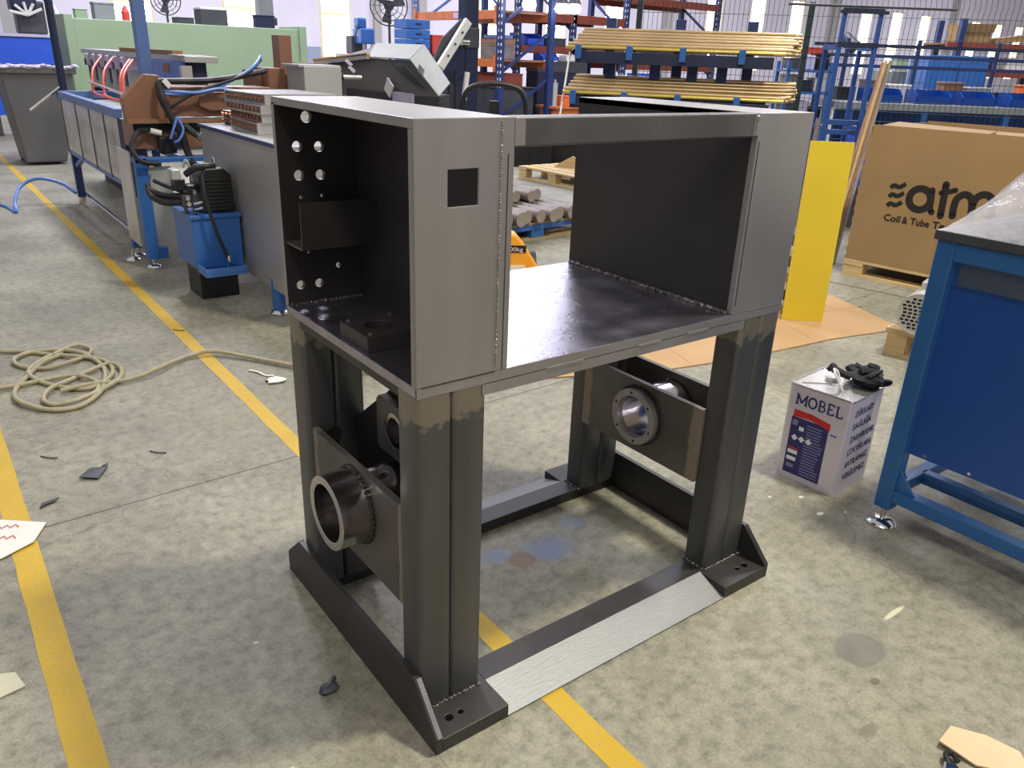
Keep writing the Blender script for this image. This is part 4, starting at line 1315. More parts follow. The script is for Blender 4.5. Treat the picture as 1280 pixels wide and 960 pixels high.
# ---- end leg with guard plates and levelling feet
el = thing('guard_end_leg', 'blue end leg with pale guard plates and chrome levelling feet below the brown carriage', 'support leg', (0, 0, 0))
MB().box(0.475, 4.22, 0.06, 0.545, 4.29, 0.70).build('post', 'blue_paint', el, bevel=.004)
MB().box(0.46, 4.30, 0.13, 0.47, 4.62, 0.72).build('guard_plate', 'galvanised', el)
MB().box(0.55, 4.27, 0.15, 0.69, 4.28, 0.63).build('guard_plate', 'grey_paint', el)
MB().box(0.47, 4.22, 0.66, 1.2, 4.30, 0.69).build('cross_rail', 'blue_paint', el, bevel=.003)
MB().box(0.47, 4.60, 0.06, 0.53, 4.66, 0.70).build('post', 'blue_paint', el, bevel=.004)
MB().box(0.545, 4.225, 0.06, 0.60, 4.285, 0.13).build('foot_bracket', 'blue_paint', el)
for x, y in ((0.51, 4.25), (0.50, 4.62), (0.44, 4.50)):
    MB().tube((x, y, 0.02), (x, y, 0.07), 0.01, 10).build('foot_stem', 'chrome', el, smooth=True)
    MB().path([(x, y, 0), (x, y, .008), (x, y, .018), (x, y, .028)], .03, 18, radii=[.045, .046, .038, .015]).build('foot_pad', 'chrome', el, smooth=True)

# ---- hydraulic power unit
hu = thing('hydraulic_unit', 'blue hydraulic tank with black finned motor, pump, hoses and drip tray', 'hydraulic unit', (0, 0, 0))
MB().box(0.63, 3.66, 0.10, 0.98, 4.12, 0.425).build('tank', 'blue_paint', hu, bevel=.005)
MB().box(0.62, 3.645, 0.405, 0.99, 4.13, 0.43).build('tank_lid', 'blue_paint', hu, bevel=.004)
tr = MB()
tr.box(0.635, 3.45, 0.085, 0.93, 3.655, 0.10)
tr.box(0.635, 3.45, 0.10, 0.93, 3.465, 0.135)
tr.box(0.635, 3.465, 0.10, 0.65, 3.655, 0.135)
tr.box(0.915, 3.465, 0.10, 0.93, 3.655, 0.135)
tr.build('drip_tray', 'light_blue_paint', hu, bevel=.003)
MB().box(0.68, 3.78, 0.0, 0.96, 4.10, 0.10).build('plinth', 'black_plastic', hu)  # dark box added to stand in for the shade below the raised tank
MB().prism([(0.735, 0.43), (0.735, 0.655), (0.78, 0.70), (0.90, 0.70), (0.96, 0.655), (0.96, 0.43)], 'xz', 3.70, 3.98).build('motor', 'black_plastic', hu, bevel=.01)
for k in range(9):
    MB().box(0.755, 3.690, 0.45 + k * 0.022, 0.945, 3.702, 0.462 + k * 0.022).build('motor_fin', 'black_rubber', hu)
MB().torus((0.86, 3.76, 0.725), (1, 0, 0), 0.03, 0.006, 14, 6).build('lifting_eye', 'chrome', hu, smooth=True)
for x, z, s, m_ in ((0.62, 0.60, .07, 'black_plastic'), (0.66, 0.50, .08, 'dark_grey'), (0.60, 0.66, .06, 'grey_paint'), (0.69, 0.565, .06, 'black_plastic')):
    MB().box(x - s / 2, 3.78, z - s / 2, x + s / 2, 3.9, z + s / 2).build('pump_valve', m_, hu, bevel=.006)
for x, z in ((0.655, 0.52), (0.66, 0.485), (0.70, 0.555)):
    MB().tube((x, 3.775, z), (x, 3.765, z), 0.016, 12).build('pump_port', 'chrome', hu, smooth=True)
for z in (0.49, 0.455):
    MB().tube((0.68, 3.72, z), (0.735, 3.70, z + .012), 0.008, 8).build('pressure_pipe', 'chrome', hu, smooth=True)
hose_part(hu, [(0.64, 3.8, 0.53), (0.54, 3.95, 0.52), (0.48, 4.05, 0.54), (0.47, 4.1, 0.57)], 0.021)
hose_part(hu, [(0.64, 3.8, 0.495), (0.53, 3.9, 0.485), (0.47, 4.0, 0.51), (0.46, 4.06, 0.55)], 0.021)
hose_part(hu, [(0.63, 3.8, 0.56), (0.56, 3.92, 0.58), (0.51, 4.05, 0.60)], 0.014)
hose_part(hu, [(0.66, 3.78, 0.66), (0.72, 3.74, 0.70), (0.80, 3.72, 0.71), (0.86, 3.74, 0.70)], 0.02)
hose_part(hu, [(0.74, 3.66, 0.66), (0.73, 3.60, 0.56), (0.75, 3.57, 0.42), (0.79, 3.56, 0.28), (0.835, 3.55, 0.17)], 0.012)
MB().tube((0.835, 3.55, 0.10), (0.835, 3.55, 0.19), 0.014, 10).build('drain_fitting', 'chrome', hu, smooth=True)
hose_part(hu, [(0.63, 3.77, 0.47), (0.64, 3.72, 0.42), (0.68, 3.68, 0.43)], 0.012)
MB().path([(0.66, 3.82, 0.70), (0.68, 3.8, 0.74), (0.70, 3.8, 0.70), (0.71, 3.8, 0.62)], 0.010, 8, smooth=4).build('breather', 'grey_paint', hu, smooth=True)

# the tank sits close against the front of the grey table
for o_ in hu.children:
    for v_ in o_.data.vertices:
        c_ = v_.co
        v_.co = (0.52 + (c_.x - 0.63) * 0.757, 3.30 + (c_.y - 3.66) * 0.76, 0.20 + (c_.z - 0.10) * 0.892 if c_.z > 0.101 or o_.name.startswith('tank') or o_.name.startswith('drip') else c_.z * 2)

# ---- grey sheet-metal table
gt = thing('grey_cabinet_table', 'grey sheet-metal cabinet table with blue top edge and round feet', 'cabinet', (0, 0, 0))
MB().box(0.80, 2.60, 0.15, 0.812, 3.92, 0.90).build('side_panel', 'cabinet_grey', gt, bevel=.002)
MB().box(0.812, 3.90, 0.15, 1.5, 3.912, 0.90).build('end_panel', 'cabinet_grey', gt, bevel=.002)
MB().box(0.812, 2.60, 0.15, 1.5, 2.612, 0.90).build('end_panel', 'cabinet_grey', gt, bevel=.002)
MB().box(0.796, 2.58, 0.90, 1.52, 3.93, 0.915).build('table_top', 'cabinet_grey', gt)
MB().box(0.786, 2.58, 0.897, 0.796, 3.93, 0.916).build('edge_strip', 'rack_blue', gt)
for x in (0.83, 1.42):
    for y in (2.92, 3.8):
        MB().tube((x, y, 0.02), (x, y, 0.2), 0.035, 14).build('leg', 'blue_paint', gt, smooth=True)
        MB().path([(x, y, 0), (x, y, .01), (x, y, .022), (x, y, .03)], .03, 18, radii=[.048, .05, .042, .03]).build('foot', 'chrome', gt, smooth=True)

# ---- finned coils on the table
coil_spots = [(1.02, 3.42, 0.916, 0.06, 'lowest finned coil block in the front pile on the grey cabinet table'),
              (1.03, 3.41, 0.976, 0.045, 'second finned coil block from the bottom of the front pile on the grey table'),
              (1.01, 3.40, 1.021, 0.045, 'third finned coil block up in the front pile, showing copper tube ends'),
              (1.025, 3.41, 1.066, 0.055, 'topmost finned coil block of the front pile on the grey table')]
for k, (x, y, z, h, lb) in enumerate(coil_spots):
    c = thing('finned_coil', lb, 'coil', (x, y, z), 0.05 * (k - 1), 'finned coils on the grey table')
    MB().box(-0.12, -0.24, 0, 0.30, 0.24, h - 0.002).build('fin_block', 'fin_aluminium', c)
    for s in (-1, 1):
        MB().box(-0.125, s * 0.245 - 0.004, 0, 0.305, s * 0.245 + 0.004, h - 0.001).build('end_plate', 'galvanised', c)
    MB().box(-0.128, -0.245, 0, -0.122, 0.245, 0.006).build('lower_flange', 'copper' if k == 1 else 'galvanised', c)
    MB().box(-0.128, -0.245, h - 0.008, -0.122, 0.245, h - .002).build('upper_flange', 'galvanised', c)
    for j in range(9):
        MB().tube((-0.132, -0.2 + j * 0.05, h / 2), (-0.118, -0.2 + j * 0.05, h / 2), 0.009, 8).build('tube_end', 'copper', c, smooth=True)
for k, (z, lb) in enumerate(((0.916, 'lower flat finned coil lying behind the front coil pile'), (0.955, 'upper flat finned coil lying behind the front coil pile'))):
    c = thing('finned_coil', lb, 'coil', (1.14, 3.80, z), 0.1, 'flat coils behind the pile')
    MB().box(-0.2, -0.09, 0, 0.3, 0.09, 0.036).build('fin_block', 'dark_grey', c)
    MB().box(-0.205, -0.095, 0.034, 0.3, 0.095, 0.038).build('top_plate', 'galvanised', c)
    for j in range(4):
        MB().tube((-0.22, -0.075 + j * 0.05, 0.02), (-0.195, -0.075 + j * 0.05, 0.02), 0.009, 8).build('tube_end', 'copper', c, smooth=True)

# ---- grey box and tilted hood behind the frame
gb = thing('grey_control_box', 'plain pale grey control box behind the frame top', 'control box', (1.56, 4.12, 0), 0.0)
MB().box(0, 0, 0.90, 0.265, 0.3, 1.245).build('body', 'grey_paint', gb, bevel=.006)
MB().box(-0.03, 0.01, 1.235, 0.262, 0.31, 1.252).build('lid', 'grey_paint', gb, bevel=.003)
MB().box(0.05, 0.05, 0.0, 0.2, 0.25, 0.9).build('pedestal', 'dark_grey', gb)
MB().tube((0.29, 0.05, 1.18), (0.42, 0.02, 1.18), 0.014, 12).build('spindle', 'galvanised', gb, smooth=True)
MB().tube((0.27, 0.06, 1.18), (0.30, 0.05, 1.18), 0.024, 12).build('spindle_nut', 'black_plastic', gb, smooth=True)
for x, z in ((0.34, 1.28), (0.36, 1.24)):
    MB().obox((x, 0.04, z - .01), (0.05, 0.012, 0.022), (0, 0.7, 0)).build('lever', 'lavender', gb)

hd_ = thing('tilted_hood', 'large tilted grey sheet-metal hood with dark open underside and a yellow edge', 'machine hood', (2.4, 3.7, 0), 0.0)
# profile in (y,z): open lid, seen from its underside
# corner points (local): lower rim toward the camera, upper rim set back, so the cover leans towards the aisle
f0, f1, f2, f3, f4, f5 = (0, 1.156, 1.302), (0, 0.509, 1.30), (0, 0.117, 1.073), (0, 0.66, 1.05), (0, 1.93, 0.99), (0, 2.143, 1.249)
b0, b1, b2 = (0.30, 1.591, 1.406), (0.30, 0.811, 1.402), (0.30, 0.446, 1.145)


def slab(a, b, c, d, t, mat, name):
    a, b, c, d = map(Vector, (a, b, c, d))
    n = (b - a).cross(d - a).normalized() * t
    q = [a, b, c, d] + [x + n for x in (a, b, c, d)]
    return MB().add(q, [(0, 1, 2, 3), (7, 6, 5, 4), (0, 4, 5, 1), (1, 5, 6, 2), (2, 6, 7, 3), (3, 7, 4, 0)]).build(name, mat, hd_)


slab(f0, f1, b1, b0, 0.008, 'hood_grey', 'hood_top')
slab(f1, f2, b2, b1, 0.008, 'hood_grey', 'hood_end')
MB().prism([(1.15, 1.298), (0.51, 1.296), (0.125, 1.073), (0.66, 1.05), (1.93, 0.99), (2.14, 1.24)], 'yz', 0.03, 0.035).build('hood_underside', 'hood_inner', hd_)
slab((0, 1.12, 1.30), (0, 2.143, 1.249), (0.25, 2.3, 1.27), (0.25, 1.5, 1.39), 0.006, 'dark_grey', 'hood_back')
MB().bar((-0.012, 1.12, 1.328), (-0.012, 2.15, 1.262), 0.03, 0.016).build('edge_strip', 'jack_orange', hd_)
MB().bar((-0.012, 1.13, 1.31), (-0.012, 2.13, 1.24), 0.03, 0.035).build('edge_flange', 'grey_paint', hd_)
for k in range(4):
    MB().path([(-0.012, 0.75 - .05 * k, 1.27), (-0.012, 0.6 - .06 * k, 1.2), (-0.012, 0.40 - .05 * k, 1.14 - .01 * k)], 0.006, 6, smooth=4).build('cable', 'black_rubber', hd_, smooth=True)
MB().obox((-0.01, 0.33, 1.24), (0.01, 0.07, 0.05), (0.5, 0, 0)).build('access_plate', 'grey_paint', hd_)
MB().obox((-0.015, 0.80, 1.10), (0.012, 0.10, 0.10), (0.6, 0, 0)).build('white_bracket', 'white_plastic', hd_)
MB().box(-0.014, 0.45, 1.0, 0.0, 0.75, 1.075).build('lilac_guard', 'lavender', hd_)
MB().box(0.02, 0.6, 0, 0.4, 1.6, 1.06).build('pedestal', 'dark_grey', hd_)

# ---- blue air hose arching off the bench
ah = MB().path([(-0.35, 7.25, 0.012), (-0.07, 7.0, 0.012), (0.0, 6.6, 0.012), (0.02, 6.75, 0.06), (0.10, 6.95, 0.16), (0.25, 7.0, 0.215), (0.42, 6.95, 0.17), (0.5, 6.82, 0.10)], 0.014, 8, smooth=7)
tag(ah.build('blue_air_hose', 'blue_hose', smooth=True), 'thin blue air hose arching from the tank bench leg onto the floor', 'hose')

# ---- grey wheeled bin
bn = thing('waste_bin', 'large grey tapered plastic waste bin with a liner over its rim', 'bin', (0.0, 9.6, 0))
vs = [(0.46, 0, 0.03), (0.88, 0, 0.03), (0.88, 0.6, 0.03), (0.46, 0.6, 0.03), (0.36, -0.06, 1.02), (1.08, -0.06, 1.02), (1.08, 0.72, 1.02), (0.36, 0.72, 1.02)]
MB().add(vs, [(0, 3, 2, 1), (0, 1, 5, 4), (1, 2, 6, 5), (2, 3, 7, 6), (3, 0, 4, 7), (4, 5, 6, 7)]).build('body', 'bin_grey', bn, bevel=.02)
MB().box(0.33, -0.09, 0.99, 1.11, 0.75, 1.06).build('rim', 'bin_grey', bn, bevel=.012)
ln = MB()
rr = random.Random(2)
for k in range(13):
    ln.blob((0.34 + k * 0.063, -0.09 + rr.uniform(-.01, .01), 1.065 + rr.uniform(-.01, .012)), 0.04, k, .3, (1.2, .6, .5), 7, 5)
ln.build('liner', 'lavender', bn, smooth=True)
for x in (0.5, 0.84):
    MB().tube((x - .03, 0.58, 0.06), (x + .03, 0.58, 0.06), 0.06, 14).build('wheel', 'black_rubber', bn, smooth=True)


# ================================================================== MIDDLE GROUND
# ---- pallet jack
pj = thing('pallet_jack', 'orange hand pallet jack with a black loop handle standing behind the frame', 'pallet jack', (2.33, 2.74, 0), math.atan2(-0.87, -0.5))
# local +x is the fork direction
for y in (-0.20, 0.20):
    MB().box(0.10, y - 0.07, 0.06, 1.40, y + 0.07, 0.10).build('fork', 'jack_orange', pj, bevel=.01)
    MB().tube((1.25, y - .03, 0.04), (1.25, y + .03, 0.04), 0.04, 14).build('load_roller', 'black_rubber', pj, smooth=True)
MB().prism([(-0.36, 0.08), (-0.34, 0.24), (-0.26, 0.35), (-0.04, 0.35), (0.02, 0.28), (0.15, 0.08)], 'yz', -0.03, 0.12).build('body', 'jack_orange', pj, bevel=.015)
for y in (-0.09, 0.09):
    MB().tube((-0.1, y - .025, 0.1), (-0.1, y + .025, 0.1), 0.1, 18).build('steering_wheel', 'black_rubber', pj, smooth=True)
MB().tube((-0.06, -0.17, 0.1), (-0.06, -0.17, 0.42), 0.045, 14).build('pump_cylinder', 'dark_grey', pj, smooth=True)
MB().tube((-0.06, -0.17, 0.4), (-0.12, -0.17, 0.98), 0.02, 10).build('handle_shaft', 'black_plastic', pj, smooth=True)
MB().path([(-0.12, -.17 + q, z) for q, z in ((0, .93), (.16, .98), (.19, 1.08), (.14, 1.17), (0, 1.195), (-.14, 1.17), (-.19, 1.08), (-.16, .98), (0, .93))],
          0.016, 10, smooth=6).build('loop_handle', 'black_plastic', pj, smooth=True)
MB().box(-0.14, -0.2, 0.93, -0.11, -0.14, 1.1).build('control_lever', 'black_plastic', pj)
# sticker on the side that faces the camera
dcam = Vector((-0.75, -0.66, 0))
st = MB().obox((0.1225, -0.055, 0.262), (0.003, 0.16, 0.044)).build('sticker', 'black_plastic', pj)
text('sticker_text', '2500kg', 0.036, 'print_white', pj, (0.1265, -0.122, 0.249), (PI / 2, 0, PI / 2), width=0.125)
MB().box(0.121, -0.16, 0.105, 0.131, 0.02, 0.16).build('white_label', 'white_plastic', pj)

# ---- blue pallet with round steel bars
bp_ = pallet('blue_pallet', 'blue-edged pallet loaded with round steel bars', (2.55, 3.68, 0), 0.10, 1.5, 1.0, 'pallet_wood_dull', blockmat='blue_paint')
MB().box(0, -0.004, 0.085, 1.5, 0.0, 0.125).build('front_edge', 'blue_paint', bp_)
nb = 0
bar_labels = {}
cs, sn = math.cos(0.10), math.sin(0.10)
bar_list = []
for k in range(9):
    bar_list.append((0.24 + 0.118 * k, -0.03 - 0.03 * (k % 3), 0.145 + 0.054, 0.9 - .06 * (k % 4), 0.052 if k not in (1, 2) else 0.056))
for k in range(6):
    bar_list.append((0.42 + 0.12 * k, 0.25 + 0.06 * (k % 2), 0.145 + 0.054 + 0.094, 0.62 + .05 * (k % 3), 0.047))
for k, (x, y, z, ln_, r) in enumerate(bar_list):
    wx, wy = 2.55 + x * cs - y * sn, 3.68 + x * sn + y * cs
    o_ = ('leftmost', 'second', 'third', 'fourth', 'fifth', 'sixth', 'seventh', 'eighth', 'rightmost')
    lbl = ('%s round steel bar %sin the lower layer on the blue-edged pallet' % (o_[k], '' if k in (0, 8) else 'from the left ') if k < 9 else
           '%s round steel bar %sin the upper layer on the blue-edged pallet' % (o_[k - 9] if k < 14 else 'rightmost', '' if k in (9, 14) else 'from the left '))
    t = thing('steel_bar', lbl, 'steel bar',
              (wx, wy, z), 0.10, 'steel bars in the lower layer' if k < 9 else 'steel bars in the upper layer')
    MB().tube((0, 0, 0), (0, ln_, 0), r, 20).build('shaft', 'bar_steel', t, smooth=True)
    MB().tube((0, -0.002, 0), (0, 0.0, 0), r * 0.96, 20).build('cut_end', 'bar_end', t)
lb_ = MB().box(2.62, 3.66, 0.146, 2.74, 3.95, 0.22)
tag(lb_.build('steel_block', 'bar_steel', bevel=.005), 'flat grey steel block at the left end of the blue-edged pallet', 'steel block')

# ---- wooden pallet farther back and black crates
pallet('wooden_pallet', 'empty light wooden pallet on the floor behind the steel bars', (5.26, 6.62, 0), -PI / 2 + 0.03, 1.2, 0.8, 'pallet_wood')
tag(MB().prism([(0, 0), (0.5, 0), (0.25, 0.14)], 'xz', 0, 0.02).build('wooden_wedge', 'pallet_wood'), 'loose wooden triangle lying on the far wooden pallet', 'wood piece').location = (5.62, 6.4, 0.146)
bpy.data.objects['wooden_wedge'].rotation_euler = (0, 0, -1.2)


def crate(name, label, cat, loc, rz, sx, sy, sz, mat, ribs=3, t=0.015):
    c = thing(name, label, cat, loc, rz)
    m_ = MB()
    m_.box(0, 0, 0, sx, sy, 0.015)
    m_.box(0, 0, 0.015, sx, t, sz).box(0, sy - t, 0.015, sx, sy, sz)
    m_.box(0, t, 0.015, t, sy - t, sz).box(sx - t, t, 0.015, sx, sy - t, sz)
    m_.build('shell', mat, c)
    r_m = MB()
    r_m.box(-0.012, -0.012, sz - 0.03, sx + .012, 0, sz).box(-0.012, sy, sz - 0.03, sx + .012, sy + .012, sz)
    r_m.box(-0.012, 0, sz - 0.03, 0, sy, sz).box(sx, 0, sz - 0.03, sx + .012, sy, sz)
    r_m.build('rim', mat, c)
    for k in range(ribs):
        x = sx * (k + 1) / (ribs + 1)
        MB().box(x - .012, -0.008, 0.02, x + .012, 0, sz - .03).build('rib', mat, c)
    return c


crate('black_crate', 'black ribbed plastic crate on the floor left of the far pallet', 'crate', (5.75, 7.55, 0), -0.7, 0.6, 0.5, 0.36, 'black_plastic')
crate('black_crate', 'black plastic crate filled with brown offcuts behind the far pallet', 'crate', (6.35, 7.35, 0), -0.7, 0.7, 0.6, 0.34, 'black_plastic')
tag(MB().obox((6.75, 7.35, 0.31), (0.5, 0.35, 0.06), (0.05, 0.05, -0.7)).build('offcut_bundle', 'red_brown_beam'), 'bundle of brown offcuts in the black crate behind the pallet', 'offcuts')
crate('blue_crate', 'dark blue plastic crate on the floor in front of the pallet racking', 'crate', (7.35, 6.9, 0), -0.7, 0.7, 0.6, 0.36, 'navy_steel')

# ---- column machine with inclined arm
cm = thing('column_machine', 'dark column machine with a white inclined arm in front of the orange racking', 'machine', (4.40, 6.5, 0), 0)
MB().box(0.0, 0, 0.05, 0.16, 0.16, 2.3).build('column', 'navy_steel', cm, bevel=.008)
MB().box(-0.01, -0.01, 1.42, 0.17, 0.17, 1.62).build('collar', 'dark_grey', cm, bevel=.008)
MB().box(-0.2, -0.2, 0, 0.4, 0.4, 0.05).build('base', 'dark_grey', cm)
MB().bar((-0.36, -0.05, 1.22), (-0.01, -0.05, 1.68), 0.05, 0.085).build('inclined_arm', 'white_plastic', cm, bevel=.004)
MB().prism([(-0.42, 1.26), (-0.30, 1.50), (-0.06, 1.70), (-0.04, 1.62), (-0.34, 1.22)], 'xz', 0.0, 0.02).build('back_guard', 'dark_grey', cm)
MB().prism([(-0.30, 1.16), (-0.02, 1.52), (-0.02, 1.10), (-0.16, 1.05)], 'xz', 0.0, 0.04).build('web_plate', 'navy_steel', cm)
for t_ in (0.25, 0.5, 0.75):
    MB().tube((-0.36 + .35 * t_, -0.085, 1.22 + .46 * t_), (-0.36 + .35 * t_, -0.075, 1.22 + .46 * t_), 0.012, 8).build('bolt', 'dark_grey', cm)
MB().tube((-0.09, -0.05, 1.47), (-0.0, -0.05, 1.47), 0.03, 12).build('clamp_pin', 'chrome', cm, smooth=True)
MB().bar((-0.06, -0.06, 0.9), (-0.02, -0.06, 1.18), 0.05, 0.03).build('white_strut', 'white_plastic', cm)
for x in (-0.28, -0.2):
    MB().tube((x, -0.1, 0.7), (x, -0.1, 1.2), 0.016, 8).build('stop_rod', 'black_plastic', cm, smooth=True)
tag(MB().box(3.55, 6.95, 0, 4.1, 7.4, 0.95).box(3.5, 6.92, 0.95, 4.15, 7.45, 1.0).build('work_stand', 'dark_grey', bevel=.005), 'dark work stand left of the column machine', 'stand')
tag(MB().obox((3.85, 7.05, 1.04), (0.4, 0.2, 0.08), (0, 0, .2)).build('blue_toolbox', 'blue_paint', bevel=.01), 'small blue toolbox on the dark work stand', 'toolbox')

# ---- pallet racking
def upright(parent, x, y, h, depth_dir, depth=1.0, mat='rack_blue', w=0.10):
    dx, dy = depth_dir
    for k in (0, 1):
        xx, yy = x + dx * depth * k, y + dy * depth * k
        u_ = MB().box(xx - w / 2, yy - w / 2, 0, xx + w / 2, yy + w / 2, h).build('upright', mat, parent, bevel=.006)
        if k == 0:
            sl = MB()
            z = 0.9
            while z < h:
                sl.box(xx - w / 2 - .002, yy - 0.03, z, xx - w / 2 + .001, yy - .012, z + .04)
                sl.box(xx - 0.03, yy - w / 2 - .002, z, xx - .012, yy - w / 2 + .001, z + .04)
                z += 0.1
            so = sl.build('slot_column', 'white_plastic', u_)
            so['kind'] = 'stuff'
    for z in (0.4, 1.1, 1.8):
        MB().bar((x, y, z), (x + dx * depth, y + dy * depth, z + 0.65), 0.04, 0.04).build('diagonal_brace', mat, parent)


ra = thing('pallet_rack', 'pallet racking bay with bright orange beams near the back wall windows', 'rack', (0, 0, 0))
upright(ra, 7.1, 12.2, 3.0, (1, 0), mat='rail_blue')
upright(ra, 7.1, 9.62, 3.0, (1, 0), mat='rack_blue')
for z0, z1 in ((1.88, 2.01), (1.19, 1.31)):
    for x in (7.06, 8.06):
        MB().box(x, 9.67, z0, x + 0.06, 12.15, z1).build('beam', 'orange_beam', ra, bevel=.004)
    for y in (9.66, 12.1):
        MB().box(7.035, y, z0 - 0.07, 7.06, y + 0.06, z1 + 0.06).build('beam_hook', 'orange_beam', ra)
    MB().box(7.12, 9.7, z1 - 0.03, 8.06, 12.1, z1 - 0.005).build('deck', 'wood_brown', ra)
MB().box(7.05, 10.75, 1.90, 7.058, 10.9, 1.985).build('load_sign', 'lavender', ra)
rb_ = thing('pallet_rack', 'long pallet racking with red-brown beams running behind the fence', 'rack', (0, 0, 0))
for x in (8.25, 9.5, 10.8, 13.4):
    upright(rb_, x, 10.72, 3.0, (0, 1), mat='rack_blue')
for x0, x1, zs in ((8.31, 10.74, ((1.94, 2.08), (1.43, 1.55), (0.55, 0.66))), (10.86, 13.34, ((2.35, 2.48), (1.2, 1.32), (0.55, .66)))):
    for z0, z1 in zs:
        for y in (10.67, 11.67):
            MB().box(x0, y, z0, x1, y + 0.06, z1).build('beam', 'red_brown_beam' if z0 > 0.6 else 'orange_beam', rb_, bevel=.004)
        MB().box(x0, 10.73, z1 - 0.03, x1, 11.67, z1 - .005).build('deck', 'wood_brown', rb_)


def item(name, label, cat, loc, size, mat, rz=0.0, lid=None, bevel=.008):
    """a carton, case or block with its own lid line"""
    t = thing(name, label, cat, loc, rz)
    MB().box(0, 0, 0, size[0], size[1], size[2] * 0.86).build('body', mat, t, bevel=bevel)
    MB().box(-.006, -.006, size[2] * 0.86, size[0] + .006, size[1] + .006, size[2]).build('lid', lid or mat, t, bevel=bevel)
    return t


def bin_(name, label, cat, loc, size, mat, rz=0.0):
    """open-fronted stacking bin"""
    t = thing(name, label, cat, loc, rz)
    sx, sy, sz = size
    MB().box(0, 0, 0, sx, sy, .012).box(0, 0, 0, sx, .012, sz * .55).box(0, sy - .012, 0, sx, sy, sz).build('shell', mat, t)
    for x in (0, sx - .012):
        MB().prism([(0, 0), (0, sz * .55), (sy * .35, sz), (sy, sz), (sy, 0)], 'yz', x, x + .012).build('side', mat, t)
    return t


bin_('blue_bin', 'blue open bin on the upper beam level of the long racking', 'bin', (8.5, 10.78, 1.551), (0.40, 0.5, 0.20), 'bright_blue_plastic')
item('grey_case', 'dark grey case beside the blue bin on the long racking', 'case', (9.0, 10.78, 1.551), (0.4, 0.45, 0.14), 'dark_grey')
item('dark_machine_block', 'large dark navy machine block standing under the lower racking beam', 'machine block', (8.32, 10.2, 0.0), (1.1, 0.32, 1.31), 'navy_steel', lid='dark_grey')
bin_('blue_bin', 'blue open bin on the dark machine block under the racking', 'bin', (8.42, 10.22, 1.312), (0.36, 0.25, 0.11), 'bright_blue_plastic')
item('white_carton', 'small white carton on the dark machine block beside a blue bin', 'carton', (8.98, 10.24, 1.312), (0.26, 0.22, 0.10), 'white_plastic')
item('orange_case', 'small orange case on the floor in front of the dark machine block', 'case', (8.32, 9.5, 0.622), (0.22, 0.25, 0.16), 'orange_plastic')
tag(MB().box(8.15, 9.45, 0.0, 9.2, 9.9, 0.58).box(8.1, 9.4, 0.58, 9.25, 9.95, 0.62).build('low_bench', 'orange_beam', bevel=.006), 'low orange bench in front of the dark machine block', 'bench')
tag(MB().tube((8.22, 9.6, 0.62), (8.22, 9.6, 0.98), 0.05, 16).tube((8.22, 9.6, 0.98), (8.22, 9.6, 1.03), 0.02, 10).build('gas_cylinder', 'grey_paint', smooth=True), 'small pale gas cylinder on the low orange bench', 'cylinder')
item('grey_motor_case', 'grey motor case on the lower orange shelf of the window-side racking', 'case', (7.2, 9.9, 1.31), (0.4, 0.42, 0.22), 'bar_steel')
item('brown_carton', 'brown carton stacked above the grey motor case on the window-side racking', 'carton', (7.2, 9.9, 1.532), (0.4, 0.42, 0.08), 'wood_brown')
item('teal_carton', 'flat teal carton topping the brown carton on the window-side racking', 'carton', (7.22, 9.95, 1.614), (0.36, 0.3, 0.05), 'rail_blue')
item('red_brown_case', 'long red-brown case on the floor level of the window-side racking', 'case', (7.2, 9.8, 0.901), (0.5, 0.9, 0.2), 'red_brown_beam')
tag(MB().box(7.12, 9.75, 0.0, 7.9, 10.9, 0.88).box(7.1, 9.72, 0.88, 7.92, 10.92, 0.9).build('dark_cabinet', 'dark_grey', bevel=.006), 'dark cabinet under the orange window-side racking', 'cabinet')
for k, (x, s) in enumerate(((10.95, .46), (11.6, .54), (12.3, .5), (12.9, .4))):
    item('rack_carton', ('dark carton at the left end of the upper racking level behind the fence', 'second dark carton from the left on the upper racking level behind the fence',
                       'brown carton right of centre on the upper racking level behind the fence', 'brown carton at the right end of the upper racking level behind the fence')[k], 'carton',
         (x, 10.78, 1.321), (s, 0.5, 0.36 + .05 * (k % 2)), ('dark_grey', 'navy_steel', 'wood_brown', 'wood_brown')[k])
for k in range(4):
    bin_('blue_bin', ('leftmost of the four small blue bins on the shelf behind the tube rack', 'second from left of the four small blue bins behind the tube rack',
                     'third from left of the four small blue bins behind the tube rack', 'rightmost of the four small blue bins behind the tube rack')[k], 'bin',
         (10.85 + 0.21 * k, 10.42, 0.9205), (0.16, 0.2, 0.22), 'bright_blue_plastic')
tag(MB().box(10.7, 10.37, 0.88, 13.2, 10.64, 0.92).box(10.7, 10.4, 0, 10.76, 10.62, 0.88).box(13.14, 10.4, 0, 13.2, 10.62, .88).build('bin_shelf', 'navy_steel'), 'narrow dark shelf carrying small blue bins in front of the long racking', 'shelf')

